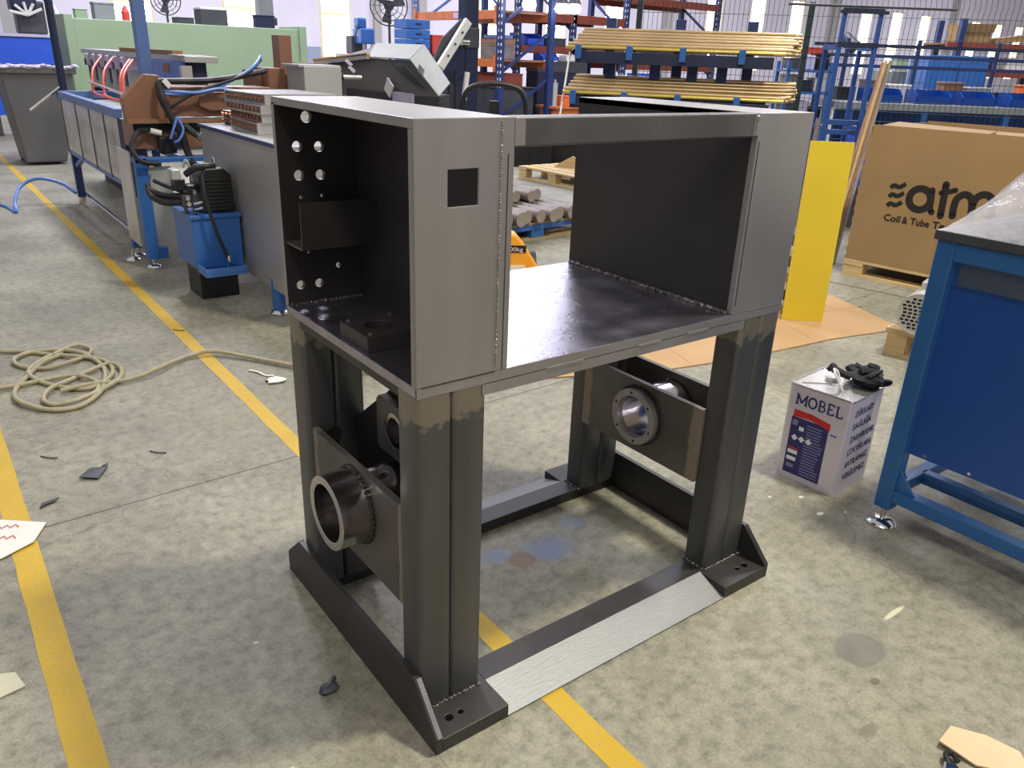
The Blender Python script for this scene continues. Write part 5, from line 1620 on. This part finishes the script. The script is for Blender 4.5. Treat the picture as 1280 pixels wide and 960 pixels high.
# blue drawer stack and red case by the fan
dr = thing('drawer_stack', 'blue plastic drawer stack left of the orange racking', 'drawers', (5.95, 10.5, 0))
MB().box(0, 0, 0.0, 0.45, 0.4, 1.0).build('stand', 'dark_grey', dr)
for k in range(6):
    d0 = MB().box(0, 0, 1.0 + k * 0.14, 0.42, 0.4, 1.0 + k * 0.14 + 0.13).build('drawer', 'blue_paint', dr, bevel=.006)
    MB().box(0.16, -0.015, 1.06 + k * 0.14, 0.26, 0, 1.08 + k * 0.14).build('drawer_pull', 'navy_steel', d0)
item('red_case', 'red case beside the blue drawer stack', 'case', (6.42, 10.5, 1.35), (0.34, 0.3, 0.28), 'red_plastic')
tag(MB().box(6.40, 10.48, 0.0, 6.95, 10.95, 1.31).box(6.39, 10.46, 1.31, 6.96, 10.97, 1.35).build('case_stand', 'dark_grey'), 'dark stand under the red case', 'stand')


def fan(name, label, loc, z, R, rz):
    f = thing(name, label, 'fan', loc, rz)
    MB().tube((0, 0, 0), (0, 0, 0.05), 0.24, 24).build('base', 'dark_grey', f, smooth=True)
    MB().tube((0, 0, 0.05), (0, 0.0, z - 0.04), 0.022, 10).build('pole', 'dark_grey', f, smooth=True)
    MB().tube((0, 0.02, z), (0, 0.2, z), 0.07, 16).build('motor', 'dark_grey', f, smooth=True)
    for k in range(3):
        b = MB()
        a = k * 2 * PI / 3 + .4
        ca, sa = math.cos(a), math.sin(a)
        pp_ = [(0.05, -.04), (R * .85, -.09), (R * .88, .07), (0.05, .04)]
        b.add([(ca * u - sa * v, -0.03 + 0.05 * v, z + sa * u + ca * v) for u, v in pp_] + [(ca * u - sa * v, -0.022 + 0.05 * v, z + sa * u + ca * v) for u, v in pp_],
              [(0, 1, 2, 3), (7, 6, 5, 4), (0, 4, 5, 1), (1, 5, 6, 2), (2, 6, 7, 3), (3, 7, 4, 0)])
        b.build('blade', 'dark_grey', f)
    g = MB()
    for y in (-0.09, 0.05):
        for q in (1.0, 0.75, 0.5, 0.25):
            g.torus((0, y * (0.6 if q < .9 else 0.3), z), (0, 1, 0), R * q, 0.006 if q < 1 else .010, 28, 4)
    for k in range(12):
        a = 2 * PI * k / 12
        g.tube((0, -0.07, z), (R * math.cos(a), -0.02, z + R * math.sin(a)), 0.004, 4)
    g.build('cage', 'dark_grey', f)
    return f


fan('pedestal_fan', 'large pedestal fan by the window left of the orange racking', (6.22, 11.55, 0), 2.05, 0.30, -0.5)
fan('pedestal_fan', 'distant pedestal fan against the back wall above the green machine', (4.16, 17.0, 0), 2.16, 0.28, -0.2)

# milling machine at the window
mm = thing('milling_machine', 'small blue milling machine standing by the window', 'machine', (6.9, 14.0, 0))
MB().box(-0.25, 0, 0, 0.3, 0.5, 1.1).build('base', 'dark_grey', mm, bevel=.02)
MB().box(-0.3, -0.15, 1.1, 0.35, 0.5, 1.3).build('table', 'grey_paint', mm, bevel=.01)
MB().box(-0.12, 0.1, 1.3, 0.18, 0.4, 1.62).build('column', 'dark_grey', mm, bevel=.02)
MB().box(-0.06, -0.2, 1.48, 0.22, 0.2, 1.76).build('head', 'blue_paint', mm, bevel=.03)
MB().box(-0.08, -0.12, 1.76, 0.1, 0.1, 1.94).build('motor', 'blue_paint', mm, bevel=.03)
MB().tube((0.05, -0.1, 1.3), (0.05, -0.1, 1.5), 0.05, 12).build('spindle', 'chrome', mm, smooth=True)
MB().path([(-0.12, -0.1, 1.3), (-0.16, -0.1, 1.55), (-0.06, -.1, 1.85)], 0.012, 6, smooth=4).build('cable', 'black_rubber', mm)
for k in range(3):
    a = k * 2.1
    MB().tube((0.22, -0.1, 1.5), (0.22 + .12 * math.cos(a), -0.1, 1.5 + .12 * math.sin(a)), 0.01, 6).build('feed_handle', 'black_plastic', mm)

# green long machine with things on it
gm = thing('green_machine', 'long pale green machine body behind the clamp heads', 'machine', (0, 10.5, 0))
MB().box(1.32, 0.0, 0.35, 4.2, 0.7, 1.6).build('body', 'green_paint', gm, bevel=.01)
MB().box(1.22, -0.04, 0.0, 1.32, 0.74, 1.64).build('end_plate', 'green_paint', gm, bevel=.008)
MB().box(4.2, -0.04, 0.0, 4.3, 0.74, 1.64).build('end_plate', 'green_paint', gm, bevel=.008)
MB().box(1.4, 0.1, 0.0, 4.1, 0.6, 0.35).build('plinth', 'dark_grey', gm)
item('monitor_box', 'grey monitor box standing on the long green machine', 'box', (2.92, 10.7, 1.602), (0.36, 0.3, 0.22), 'dark_grey', lid='white_plastic')
item('flat_dark_case', 'flat dark case on the long green machine left of the monitor box', 'case', (2.62, 10.75, 1.602), (0.22, 0.25, 0.08), 'dark_grey')
tag(MB().tube((1.98, 10.7, 1.602), (1.98, 10.7, 1.70), 0.05, 12).tube((1.98, 10.7, 1.70), (1.98, 10.7, 1.78), 0.05, 12, 0.015).build('red_bottle', 'red_plastic', smooth=True), 'red bottle on the left part of the long green machine', 'bottle')
item('grey_case', 'tall grey case on the left end of the long green machine', 'case', (1.62, 10.7, 1.602), (0.24, 0.2, 0.2), 'table_grey')
item('green_carton', 'small green carton at the left end of the long green machine', 'carton', (1.40, 10.7, 1.602), (0.14, 0.15, 0.11), 'green_paint')
item('control_terminal', 'small control terminal with lit labels on the right of the green machine', 'terminal', (3.62, 10.55, 1.602), (0.26, 0.15, 0.16), 'navy_steel')
gv = thing('grey_column_machine', 'grey column tool standing in front of the second window', 'machine', (5.05, 14.0, 0))
MB().box(-0.22, -0.2, 0, 0.22, 0.25, 1.35).build('base', 'dark_grey', gv, bevel=.02)
MB().box(-0.13, -0.1, 1.35, 0.13, 0.15, 2.15).build('column', 'table_grey', gv, bevel=.02)
MB().box(-0.17, -0.14, 1.72, 0.17, 0.18, 1.85).build('collar', 'dark_grey', gv, bevel=.02)
MB().path([(0, 0, 1.36), (0, 0, 1.45), (0, 0, 1.55)], .1, 14, radii=[.3, .22, .14]).build('skirt', 'table_grey', gv, smooth=True)
# wood stack by the wall, low dado panel
wsx = thing('board_stack', 'stack of brown boards leaning behind the grey control box', 'boards', (2.15, 5.6, 0))
for k in range(6):
    MB().obox((0.12, 0.05 * k, 0.62), (0.42, 0.03, 1.25 - .02 * k), (0.10, 0.0, 0.1)).build('board', 'wood_brown', wsx)
MB().box(8.0, YW - 0.06, 0.6, 8.72, YW, 1.42).build('dado_panel', 'wall_dado', wall)

# far blue bench with tooling at upper left
bb = thing('blue_machine_bench', 'bright blue machine bench behind the grey waste bin', 'machine bench', (0, 13.0, 0))
MB().box(-0.2, 0, 1.0, 1.45, 0.8, 1.37).build('apron', 'bright_blue_plastic', bb, bevel=.01)
MB().box(-0.22, -0.03, 1.37, 1.47, 0.83, 1.41).build('top', 'lavender', bb)
MB().box(-0.2, 0.02, 0.3, 0.72, 0.8, 1.0).build('pedestal', 'bright_blue_plastic', bb, bevel=.01)
MB().box(1.3, 0.05, 0.0, 1.42, 0.7, 1.0).build('leg', 'blue_paint', bb)
MB().box(-0.15, 0.1, 0.0, 0.6, 0.7, 0.3).build('plinth', 'dark_grey', bb)
dt = thing('drilling_head', 'dark drilling head with white levers on the far blue bench', 'machine', (1.25, 13.4, 1.411))
MB().box(-0.18, -0.1, 0, 0.2, 0.25, 0.45).build('column', 'dark_grey', dt, bevel=.03)
MB().box(-0.24, -0.22, 0.3, 0.1, 0.2, 0.75).build('head', 'navy_steel', dt, bevel=.04)
for k in range(5):
    a = 0.7 + 0.5 * k
    MB().tube((-0.05, -0.25, 0.25), (-0.05 + .25 * math.cos(a), -0.27, 0.25 + .22 * math.sin(a) - .05), 0.02, 8).build('lever', 'white_plastic', dt, smooth=True)
MB().tube((0.22, -0.2, 0.5), (0.36, -0.2, 0.2), 0.05, 10).build('air_duct', 'white_plastic', dt, smooth=True)
wb_ = MB().box(0.15, 13.15, 1.412, 0.85, 13.2, 2.3)
tag(wb_.build('white_board', 'lavender'), 'pale board standing on the far blue bench at the left edge', 'board')

# ================================================================== TUBE RACK AND FENCE
TR = math.atan2(-0.765, 0.644)
tr_ = thing('tube_rack', 'dark blue cantilever rack carrying two levels of brass tubes', 'rack', (4.70, 5.21, 0), TR)


def tr_world(x, y, z):
    return (4.70 + 0.644 * x + 0.765 * y, 5.21 - 0.765 * x + 0.644 * y, z)


for x in (0.35, 1.05, 1.75):
    MB().box(x - 0.05, 0.62, 0, x + 0.05, 0.74, 1.75).build('column', 'rack_blue', tr_, bevel=.005)
    MB().box(x - 0.05, -0.25, 0, x + 0.05, 0.74, 0.1).build('foot', 'rack_blue', tr_, bevel=.005)
for lv, (z, y0) in enumerate(((1.445, 0.0), (1.04, -0.17))):
    for x in (0.13, 0.62, 1.12, 1.66):
        MB().box(x - 0.03, y0 - 0.03, z - 0.09, x + 0.03, 0.62, z - 0.005).build('arm', 'rack_blue', tr_, bevel=.004)
        MB().box(x - 0.03, y0 - 0.045, z - 0.09, x + 0.03, y0 - 0.015, z + 0.035).build('arm_stop', 'blue_paint', tr_, bevel=.003)
    MB().box(0.1, y0 - 0.012, z - 0.125, 1.95, y0 + 0.05, z - 0.02).build('front_beam', 'navy_steel', tr_, bevel=.004)
    MB().box(0.12, 0.3, z - 0.09, 1.95, 0.34, z - 0.02).build('inner_beam', 'navy_steel', tr_)
for x in (0.42, 0.86, 1.22, 1.5):
    MB().box(x - 0.05, 0.2, 1.05, x + 0.05, 0.3, 1.36).build('hanging_panel', 'rack_blue', tr_)
for x, w in ((1.86, .02), (1.92, .02), (1.98, .012)):
    MB().tube((x, -0.1, 0.4), (x + .02, -0.1, 0.98), w, 8).build('white_rod', 'white_plastic', tr_, smooth=True)

proto = {}
rr = random.Random(21)
for lv, (z, y0, depth, rows) in enumerate(((1.442, 0.0, 0.56, 7), (1.037, -0.17, 0.56, 6))):
    r = 0.0165
    for row in range(rows):
        ncol = 17 - row
        for c in range(ncol):
            y = y0 + 0.02 + (c + 0.5 * row) * 2 * r * 1.02 + row * 0.02
            if y > y0 + depth + 0.03 or (row > 0 and row > 1 + c * rows / 9):
                continue
            kind = 'brass_bright' if (row == 0 and c == 0) else 'brass'
            L_ = 2.05
            if (kind,) not in proto:
                proto[(kind,)] = MB().ring((0, 0, 0), (1, 0, 0), r, r * 0.72, L_, 12)
                t = proto[(kind,)].build('brass_tube', kind, smooth=True)
                proto[(kind,)] = t
            else:
                t = proto[(kind,)].copy()
                COL.objects.link(t)
            sh = 0.12 * (y - y0) / 0.5 + rr.uniform(-.02, .05)
            t.location = tr_world(sh, y, z + r + row * r * 1.75)
            t.rotation_euler = (0, rr.uniform(-.002, .002), TR)
            if kind == 'brass_bright':
                tag(t, ('bright yellow brass tube at the front edge of the upper rack level', 'bright yellow brass tube at the front edge of the lower rack level')[lv], 'tube')
            else:
                tag(t, ('dull brass tube in the bundle on the upper rack level', 'dull brass tube in the bundle on the lower rack level')[lv], 'tube',
                    ('brass tubes on the upper rack level', 'brass tubes on the lower rack level')[lv])
# pale rod hanging at the left end of the tube rack
MB().tube((-0.0, -0.12, 0.80), (0.03, 0.10, 1.41), 0.010, 8).build('hanging_rod', 'white_plastic', tr_, smooth=True)

# ---- mesh fence
FA, FB = Vector((6.14, 5.69, 0)), Vector((9.35, 1.60, 0))
fd = (FB - FA).normalized()
FL = (FB - FA).length
frz = math.atan2(fd.y, fd.x)
fe = thing('mesh_fence', 'dark green welded wire mesh fence with square posts behind the tube rack', 'fence', (FA.x, FA.y, 0), frz)
posts = (0.0, 1.78, 4.2)
for k, x in enumerate(posts):
    MB().box(x - 0.03, -0.03, 0, x + 0.03, 0.03, 1.98).build('post', 'fence_green', fe, bevel=.004)
    MB().box(x - 0.05, -0.05, 0, x + 0.05, 0.05, 0.012).build('foot_plate', 'fence_green', fe)
folds = (0.25, 0.85, 1.45, 2.0)
wp = MB()
x = 0.0
while x < FL:
    pts = []
    for zf in folds:
        pts += [(x, -0.035, zf - 0.1), (x, -0.065, zf - 0.05), (x, -0.035, zf)]
    pts = [(x, -0.035, 0.05)] + pts + [(x, -0.035, 2.1)]
    wp.path(pts, 0.0024, 4)
    x += 0.05
z = 0.05
while z < 2.1:
    wp.tube((0.0, -0.035, z), (FL, -0.035, z), 0.0026, 4)
    z += 0.1 if any(abs(z - f) < .11 for f in folds) else 0.2
wo = wp.build('wire_mesh', 'fence_green', fe)
wo['kind'] = 'stuff'

# ---- blue stand with long rails, in front of the fence at right
bs = thing('blue_tube_stand', 'tall blue square-tube stand in front of the mesh fence', 'stand', (5.86, 3.02, 0), -0.66)
for x in (0.0, 0.30):
    for y in (0.0, 0.32):
        MB().box(x - .018, y - .018, 0, x + .018, y + .018, 1.80 if y == 0 else 1.55).build('post', 'stand_blue', bs, bevel=.004)
for z in (1.78, 1.52, 0.90, 0.82):
    MB().box(-0.02, -0.02, z, 0.32, 0.02, z + 0.04).build('rail', 'navy_steel' if z > 1.2 else 'stand_blue', bs)
for z in (1.5, 0.85, 0.3):
    for x in (0, 0.30):
        MB().box(x - .02, 0, z, x + .02, 0.32, z + .04).build('side_rail', 'stand_blue', bs)
MB().obox((0.15, -0.03, 1.79), (0.4, 0.02, 0.025)).build('dark_bar', 'navy_steel', bs)
tag(MB().tube((5.4, 3.25, 1.826), (6.75, 2.55, 1.845), 0.010, 8).build('dark_pipe', 'dark_grey', smooth=True), 'long dark pipe laid across the top of the blue tube stand', 'pipe')
tag(MB().tube((5.6, 2.95, 0.02), (5.72, 3.0, 0.95), 0.022, 10).build('grey_pipe', 'bar_steel', smooth=True), 'short grey pipe leaning on the blue tube stand', 'pipe')
# long thin wooden slats leaning
for k, (dx, mt_) in enumerate(((0.0, 'wood_brown'), (0.045, 'pallet_wood_dull'), (0.085, 'wood_brown'), (0.12, 'bar_steel'))):
    s_ = MB().bar((4.68 + dx * .6, 2.10 - dx * .5, 0.01), (5.72 + dx * .35, 2.52 - dx * .3, 1.40 + .02 * (k % 2)), 0.022, 0.018)
    tag(s_.build('timber_batten', mt_), ('leftmost long brown slat leaning behind the printed carton', 'pale long slat in the leaning bundle behind the printed carton',
                                      'rightmost brown long slat leaning behind the printed carton', 'long grey metal strip leaning with the slats behind the printed carton')[k], 'slat')
# small blue crate under the stand
crate('blue_crate', 'bright blue crate on the floor behind the blue tube stand', 'crate', (6.25, 2.85, 0.35), -0.66, 0.4, 0.4, 0.5, 'bright_blue_plastic')
tag(MB().box(6.2, 2.45, 0, 6.7, 2.95, 0.34).build('dark_plinth', 'dark_grey'), 'dark plinth under the bright blue crate', 'plinth')

# ================================================================== BEYOND THE FENCE, RIGHT
ltx = thing('long_work_table', 'long grey work table with blue legs and shelf rails beyond the fence', 'table', (8.55, 4.55, 0), math.atan2(-1.15, 1.5))
MB().box(0, 0, 0.91, 4.2, 0.9, 0.99).build('table_top', 'table_grey', ltx, bevel=.005)
for x in (0.1, 1.0, 2.0, 3.0, 4.0):
    for y in (0.05, 0.8):
        MB().box(x, y, 0, x + 0.07, y + 0.07, 0.91).build('leg', 'blue_paint', ltx, bevel=.004)
MB().box(0.1, 0.3, 0.25, 4.1, 0.85, 0.30).build('lower_shelf', 'blue_paint', ltx)
MB().box(0.2, 0.7, 0.32, 3.9, 0.78, 0.88).build('back_board', 'panel_blue', ltx)
for x in (0.2, 1.1, 2.1, 3.1):
    MB().box(x, 0.75, 0.99, x + 0.04, 0.79, 1.72).build('rail_post', 'rack_blue', ltx)
for z, m_ in ((1.62, 'navy_steel'), (1.50, 'rack_blue'), (1.38, 'rack_blue')):
    MB().box(-0.2, 0.745, z, 4.0, 0.775, z + 0.04).build('shelf_rail', m_, ltx)


def lt(x, y, z):
    a = math.atan2(-1.15, 1.5)
    return (8.55 + math.cos(a) * x - math.sin(a) * y, 4.55 + math.sin(a) * x + math.cos(a) * y, z)


LTR = math.atan2(-1.15, 1.5)
for k, (x, w) in enumerate(((0.35, 0.42), (0.95, 0.42), (1.5, 0.40), (2.1, 0.4))):
    bin_('blue_bin', ('leftmost wide blue bin on the long grey work table', 'second wide blue bin from the left on the long grey work table',
                     'third wide blue bin from the left on the long grey work table', 'rightmost wide blue bin on the long grey work table')[k], 'bin', lt(x, 0.15, .991), (w, 0.35, 0.16), 'panel_blue', LTR)
for k in range(9):
    x = 0.1 + 0.33 * k
    item('table_item', ('black gearbox at the left end of the long work table', 'grey casting second along the back of the long work table', 'white carton third along the back of the work table',
                       'dark motor fourth along the back of the work table', 'brown carton fifth along the back of the work table', 'grey case sixth along the back of the work table',
                       'black case seventh along the back of the work table', 'orange drill case eighth along the back of the work table', 'white box at the right end of the long work table')[k],
         ('gearbox', 'casting', 'carton', 'motor', 'carton', 'case', 'case', 'case', 'box')[k], lt(x, 0.5, .991), (0.22 + .03 * (k % 3), 0.18, 0.16 + 0.05 * ((k * 2) % 3)),
         ('black_plastic', 'bar_steel', 'white_plastic', 'dark_grey', 'wood_brown', 'grey_paint', 'black_plastic', 'orange_plastic', 'white_plastic')[k], LTR + .1 * (k % 3))
for k in range(5):
    x = 0.3 + 0.6 * k
    item('floor_case', ('black case under the left end of the long work table', 'grey case second along under the work table', 'dark case third along under the work table',
                       'white case fourth along under the work table', 'brown case under the right part of the work table')[k], 'case', lt(x, 0.32, .301), (0.34, 0.3, 0.25 + .05 * (k % 2)),
         ('black_plastic', 'grey_paint', 'navy_steel', 'white_plastic', 'wood_brown')[k], LTR)
# shelving with parts at centre right
sv = thing('parts_shelf', 'blue parts shelving loaded with dark parts beyond the fence post', 'shelf', (8.2, 5.15, 0), -0.66)
for x in (0, 0.51):
    for y in (0, 0.45):
        MB().box(x, y, 0, x + .04, y + .04, 1.42).build('post', 'blue_paint', sv)
for z in (0.45, 0.75, 1.05, 1.30):
    MB().box(0, 0, z, 0.55, 0.49, z + 0.03).build('shelf_board', 'blue_paint', sv)
cs2, sn2 = math.cos(-0.66), math.sin(-0.66)
names = ['lowest', 'lower middle', 'upper middle', 'top']
for i, z in enumerate((0.481, 0.781, 1.081, 1.331)):
    for j in range(3):
        x = 0.03 + 0.175 * j
        item('shelf_part', '%s part on the %s level of the blue parts shelving' % (('dark left', 'pale middle', 'black right')[j] if i % 2 else ('grey left', 'dark middle', 'white right')[j], names[i]), 'part',
             (8.2 + cs2 * x - sn2 * .08, 5.15 + sn2 * x + cs2 * .08, z), (0.14, 0.3, 0.13 + .03 * ((i + j) % 3)),
             (('dark_grey', 'lavender', 'black_plastic') if i % 2 else ('bar_steel', 'navy_steel', 'white_plastic'))[j], -0.66)
item('red_carton', 'flat red carton topping the blue parts shelving', 'carton', (8.36, 5.16, 1.512), (0.3, 0.22, 0.07), 'red_plastic', -0.66)

bcb = thing('blue_tool_cabinet', 'large bright blue tool cabinet beyond the long work table', 'cabinet', (11.15, 4.95, 0), -0.66)
MB().box(0, 0, 0, 0.85, 0.6, 1.58).build('body', 'blue_paint', bcb, bevel=.01)
for x in (0.02, 0.44):
    d0 = MB().box(x, -0.02, 0.1, x + 0.39, 0, 1.52).build('door', 'blue_paint', bcb, bevel=.006)
    MB().box(x + (0.33 if x < .1 else .03), -0.04, 0.8, x + (0.36 if x < .1 else .06), -0.02, 0.95).build('handle', 'chrome', d0)
item('green_sign_box', 'pale green lit box beside the blue tool cabinet', 'box', (10.75, 5.2, 1.36), (0.16, 0.2, 0.17), 'green_paint', -0.66)
tag(MB().box(10.6, 5.15, 0, 11.0, 5.5, 1.35).build('grey_stand', 'table_grey'), 'grey stand beside the blue tool cabinet', 'stand')
rc = thing('red_shelf_rack', 'red-brown shelf rack holding brown cartons at the far right', 'rack', (12.05, 5.2, 0), -0.66)
for x in (0.15, 1.6):
    for y in (0, 0.7):
        MB().box(x, y, 0, x + .08, y + .08, 2.1).build('upright', 'rack_blue', rc)
for z in (1.70, 1.32):
    for y in (0, 0.72):
        MB().box(0, y, z, 2.2, y + .06, z + 0.08).build('beam', 'red_brown_beam', rc)
    MB().box(0, 0.06, z + .05, 2.2, 0.72, z + 0.075).build('deck', 'wood_brown', rc)
cs3, sn3 = math.cos(-0.66), math.sin(-0.66)


def rcw(x, y, z):
    return (12.05 + cs3 * x - sn3 * y, 5.2 + sn3 * x + cs3 * y, z)


oc = thing('open_carton', 'open brown carton with flaps on the top of the red shelf rack', 'carton', rcw(0.2, 0.1, 1.782), -0.66)
MB().box(0, 0, 0, 0.46, 0.35, 0.16).build('body', 'cardboard', oc)
MB().obox((0.23, -0.05, 0.2), (0.5, 0.12, 0.006), (1.9, 0, 0)).build('flap', 'cardboard', oc)
MB().obox((0.23, 0.4, 0.2), (0.46, 0.12, 0.006), (1.2, 0, 0)).build('flap', 'cardboard', oc)
fcx = thing('flat_carton', 'flat folded brown carton at the right end of the red shelf rack', 'carton', rcw(0.75, 0.05, 1.782), -0.66)
MB().prism([(0, 0), (1.2, 0.12), (1.2, 0.20), (0, 0.05)], 'xz', 0, 0.6).build('folded_sheet', 'cardboard', fcx)
MB().prism([(0, 0.052), (1.15, 0.205), (1.15, 0.23), (0, 0.07)], 'xz', 0.02, 0.55).build('top_sheet', 'cardboard', fcx)
for k in range(4):
    item('rack_case', ('white case at the left of the lower red shelf', 'black case second along the lower red shelf', 'white case third along the lower red shelf', 'orange case at the right of the lower red shelf')[k], 'case',
         rcw(0.1 + .45 * k, 0.1, 1.402), (0.3, 0.3, 0.2), ('white_plastic', 'black_plastic', 'white_plastic', 'orange_plastic')[k], -0.66)
# wall-mounted spot fan at far right
sfn = thing('spot_fan', 'dark spot fan on a slim stand before the right-hand windows', 'fan', (9.75, 5.35, 0), 0.2)
MB().tube((0, 0, 0), (0, 0, 1.55), 0.012, 8).build('pole', 'dark_grey', sfn)
MB().tube((0, -0.08, 1.62), (0.04, 0.1, 1.74), 0.09, 16).build('head', 'dark_grey', sfn, smooth=True)
MB().tube((0, 0, 0), (0, 0, .03), 0.2, 20).build('base', 'dark_grey', sfn)

# workshop lamps hanging before the back wall
for k, (x, z) in enumerate(((7.31, 2.11), (7.94, 2.09), (8.2, 2.10))):
    hl = thing('hanging_lamp', ('leftmost glowing lamp above the long racking', 'middle glowing lamp above the long racking', 'rightmost glowing lamp above the long racking')[k], 'lamp', (x, 9.2, z))
    MB().path([(0, 0, 0.04), (0, 0, 0.1), (0, 0, 0.22)], .1, 20, radii=[.11, .08, .03]).build('shade', 'dark_grey', hl, smooth=True)
    if 'lamp_glow' not in MATS:
        emit_mat('lamp_glow', (235, 235, 255), 20)
    MB().blob((0, 0, -0.03), 0.09, 1, 0.0, (1.2, 1.2, 0.8), 16, 10).build('bulb', 'lamp_glow', hl, smooth=True)
    MB().tube((0, 0, 0.2), (0, 0, 4.4), 0.008, 6).build('cord', 'black_rubber', hl)
